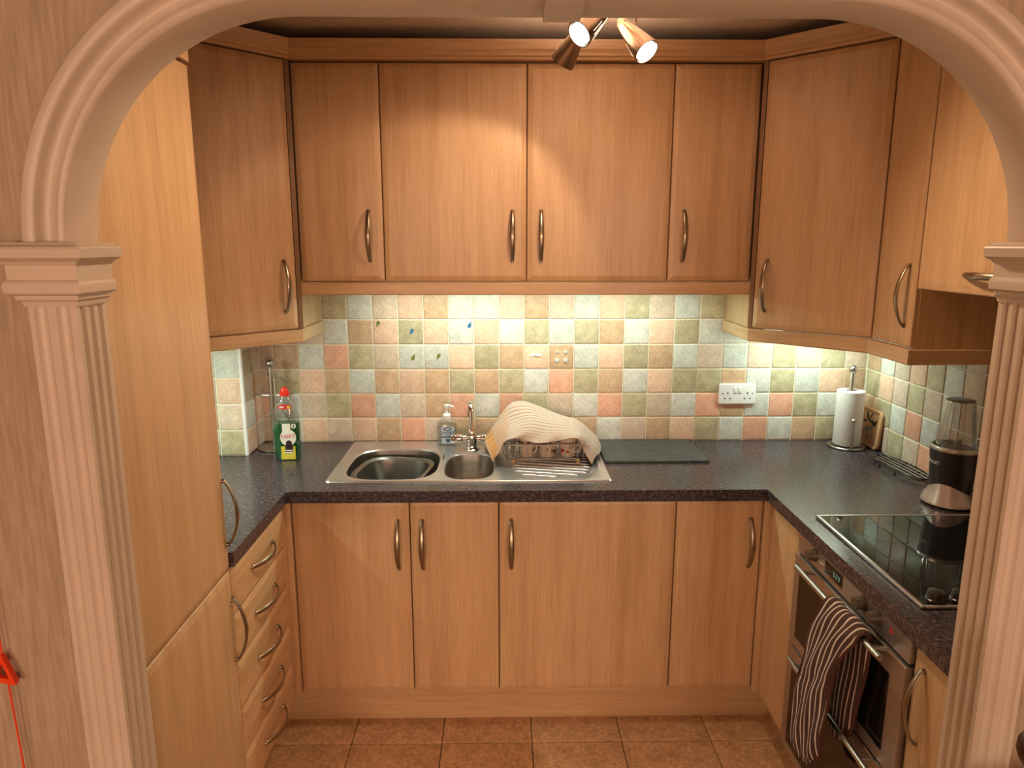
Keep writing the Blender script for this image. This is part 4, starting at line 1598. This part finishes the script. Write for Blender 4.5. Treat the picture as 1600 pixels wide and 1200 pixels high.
# ================================================================== ceiling spotlight
sp = thing('ceiling_spotlight', 'bronze ceiling light with three cone spot heads', 'spotlight', (.19, -.22, 2.40))
O3 = Vector((.19, -.22, 2.40))
M['bronze'] = plain('brushed_bronze_nickel', (.30, .22, .16), .28, 1)
bm = B(); lathe(bm, [(.055, 0), (.055, -.012), (.050, -.018), (.012, -.020)], n=32); finish('ceiling_rose', bm, 'bronze', sp)
bm = B(); cyl(bm, (0, 0, -.018), (0, 0, -.085), .009, n=14); finish('stem', bm, 'bronze', sp)
heads = [('A', Vector((.185, -.270, 2.296)), Vector((.109, -.322, 2.222)), Vector((.165, -.300, 2.315)), 30, 120, 1.0),
         ('C', Vector((.231, -.185, 2.289)), Vector((.289, -.250, 2.200)), Vector((.272, -.180, 2.315)), 27, 120, 1.0),
         ('B', Vector((.131, -.185, 2.278)), Vector((.083, -.135, 2.202)), Vector((.100, -.180, 2.315)), 6, 92, .35)]
for nm, tip, fr, st, en, ssz, sbl in heads:
    tip, fr, st = tip - O3, fr - O3, st - O3
    d = (fr - tip).normalized()
    bm = B(); tube(bm, [(0, 0, -.083), st * .5 + Vector((0, 0, -.042)), st], .0055, 8)
    finish('arm', bm, 'bronze', sp)
    u, v = frame_of(d)
    L_ = (fr - tip).length
    joint = tip + d * L_ * .42
    bm = B(); tube(bm, [st, Vector((st.x, st.y, st.z - .025)), joint], .005, 8); finish('bracket', bm, 'bronze', sp)
    bm = B()
    prof = [(-.008, .007), (0, .012), (L_ * .25, .019), (L_ * .7, .0290), (L_ * .95, .0335), (L_ + .004, .0345), (L_ + .004, .0315), (L_ - .004, .0305)]
    loft(bm, [circ(tip + d * s, u, v, r_, n=28) for s, r_ in prof], cap1=False)
    hd = finish('spot_head', bm, 'bronze', sp)
    bm = B(); loft(bm, [circ(tip + d * (L_ - .006), u, v, .0270, n=24), circ(tip + d * (L_ - .001), u, v, .0275, n=24)]); finish('lamp_face', bm, 'bulb', hd)
    for q in range(3):
        a = {'A': 2.2, 'B': 4.2, 'C': 1.2}[nm] + q * .33
        w_ = u * math.cos(a) + v * math.sin(a)
        pts = [tip + d * (L_ * s) + w_ * (.012 + (.0335 - .012) * s + .0013) for s in (.50, .62, .74, .86)]
        bm = B(); tube(bm, pts, .0010, 6); finish('slot', bm, 'slotglow', hd)
    o = light('spot_beam', 'SPOT', fr + d * .012, en, (1.0, .68, .42), sp, spot_size=math.radians(ssz), spot_blend=sbl, shadow_soft_size=.028)
    aim(o, d)

# added fill lights at the fitting, lifting the ceiling and upper cupboards
light('fitting_fill', 'POINT', (0, .02, -.13), .8, (1.0, .66, .42), sp, shadow_soft_size=.05)
vl_ = light('ceiling_fill', 'SPOT', (0, .03, -.13), 36, (1.0, .66, .44), sp, shadow_soft_size=.05, spot_size=math.radians(165), spot_blend=.6)
vl_.rotation_euler = (PI, 0, 0)

# ================================================================== pull cord and chair in the near room
pc = thing('pull_cord', 'red emergency pull cord with triangle handle on the wallpaper left of the arch', 'pull cord', (-.920, -1.142, .645))
bm = B(); tube(bm, [(-.004, 0, 1.76), (-.002, 0, .9), (.003, 0, .40)], .0016, 6); finish('upper_cord', bm, 'orange', pc)
bm = B(); tube(bm, [(.006, 0, .352), (.010, 0, .20), (.012, 0, .03)], .0016, 6); finish('lower_cord', bm, 'orange', pc)
bm = B()
o_ = [(-.019, .352), (.023, .342), (.003, .402)]


def rtri(k_, y):
    cx, cz = sum(p[0] for p in o_) / 3, sum(p[1] for p in o_) / 3
    l = []
    for i in range(3):
        p, a, b_ = Vector(o_[i]), Vector(o_[i - 1]), Vector(o_[(i + 1) % 3])
        for t_ in (.16, .08):
            l.append(p.lerp(a, t_))
        for t_ in (.08, .16):
            l.append(p.lerp(b_, t_))
    return [Vector((cx + (q.x - cx) * k_, y, cz + (q.y - cz) * k_)) for q in l]


loft(bm, [rtri(1, -.005), rtri(1.06, 0), rtri(1, .005), rtri(.50, .005), rtri(.45, 0), rtri(.50, -.005)], ring=True)
finish('triangle_handle', bm, 'orange', pc)

ch = thing('dining_chair', 'dark polished wooden chair with knob finial at the lower right edge', 'chair', (.812, -1.40, 0))
for s in (-1, 1):
    bm = B()
    lathe(bm, [(.014, 0), (.018, .05), (.018, .42), (.016, .44), (.018, .46), (.016, .98), (.0185, .99), (.0185, 1.0), (.013, 1.006), (.011, 1.015), (.014, 1.024), (.021, 1.034), (.0245, 1.046), (.0235, 1.060), (.018, 1.070), (.008, 1.076)], (s * .190, 0, 0), 20)
    finish('back_post', bm, 'darkwood', ch)
    bm = B(); lathe(bm, [(.014, 0), (.019, .06), (.019, .42)], (s * .190, -.36, 0), 16); finish('leg', bm, 'darkwood', ch)
bm = B(); box(bm, -.21, .21, -.38, .02, .42, .45, .01); finish('seat', bm, 'darkwood', ch)
for z in (.55, .68, .81):
    bm = B(); box(bm, -.18, .18, -.008, .008, z - .03, z + .03, .006); finish('back_rail', bm, 'darkwood', ch)
for z in (.15, .25):
    bm = B(); cyl(bm, (-.18, -.36, z), (.18, -.36, z), .009, n=10); finish('stretcher', bm, 'darkwood', ch)
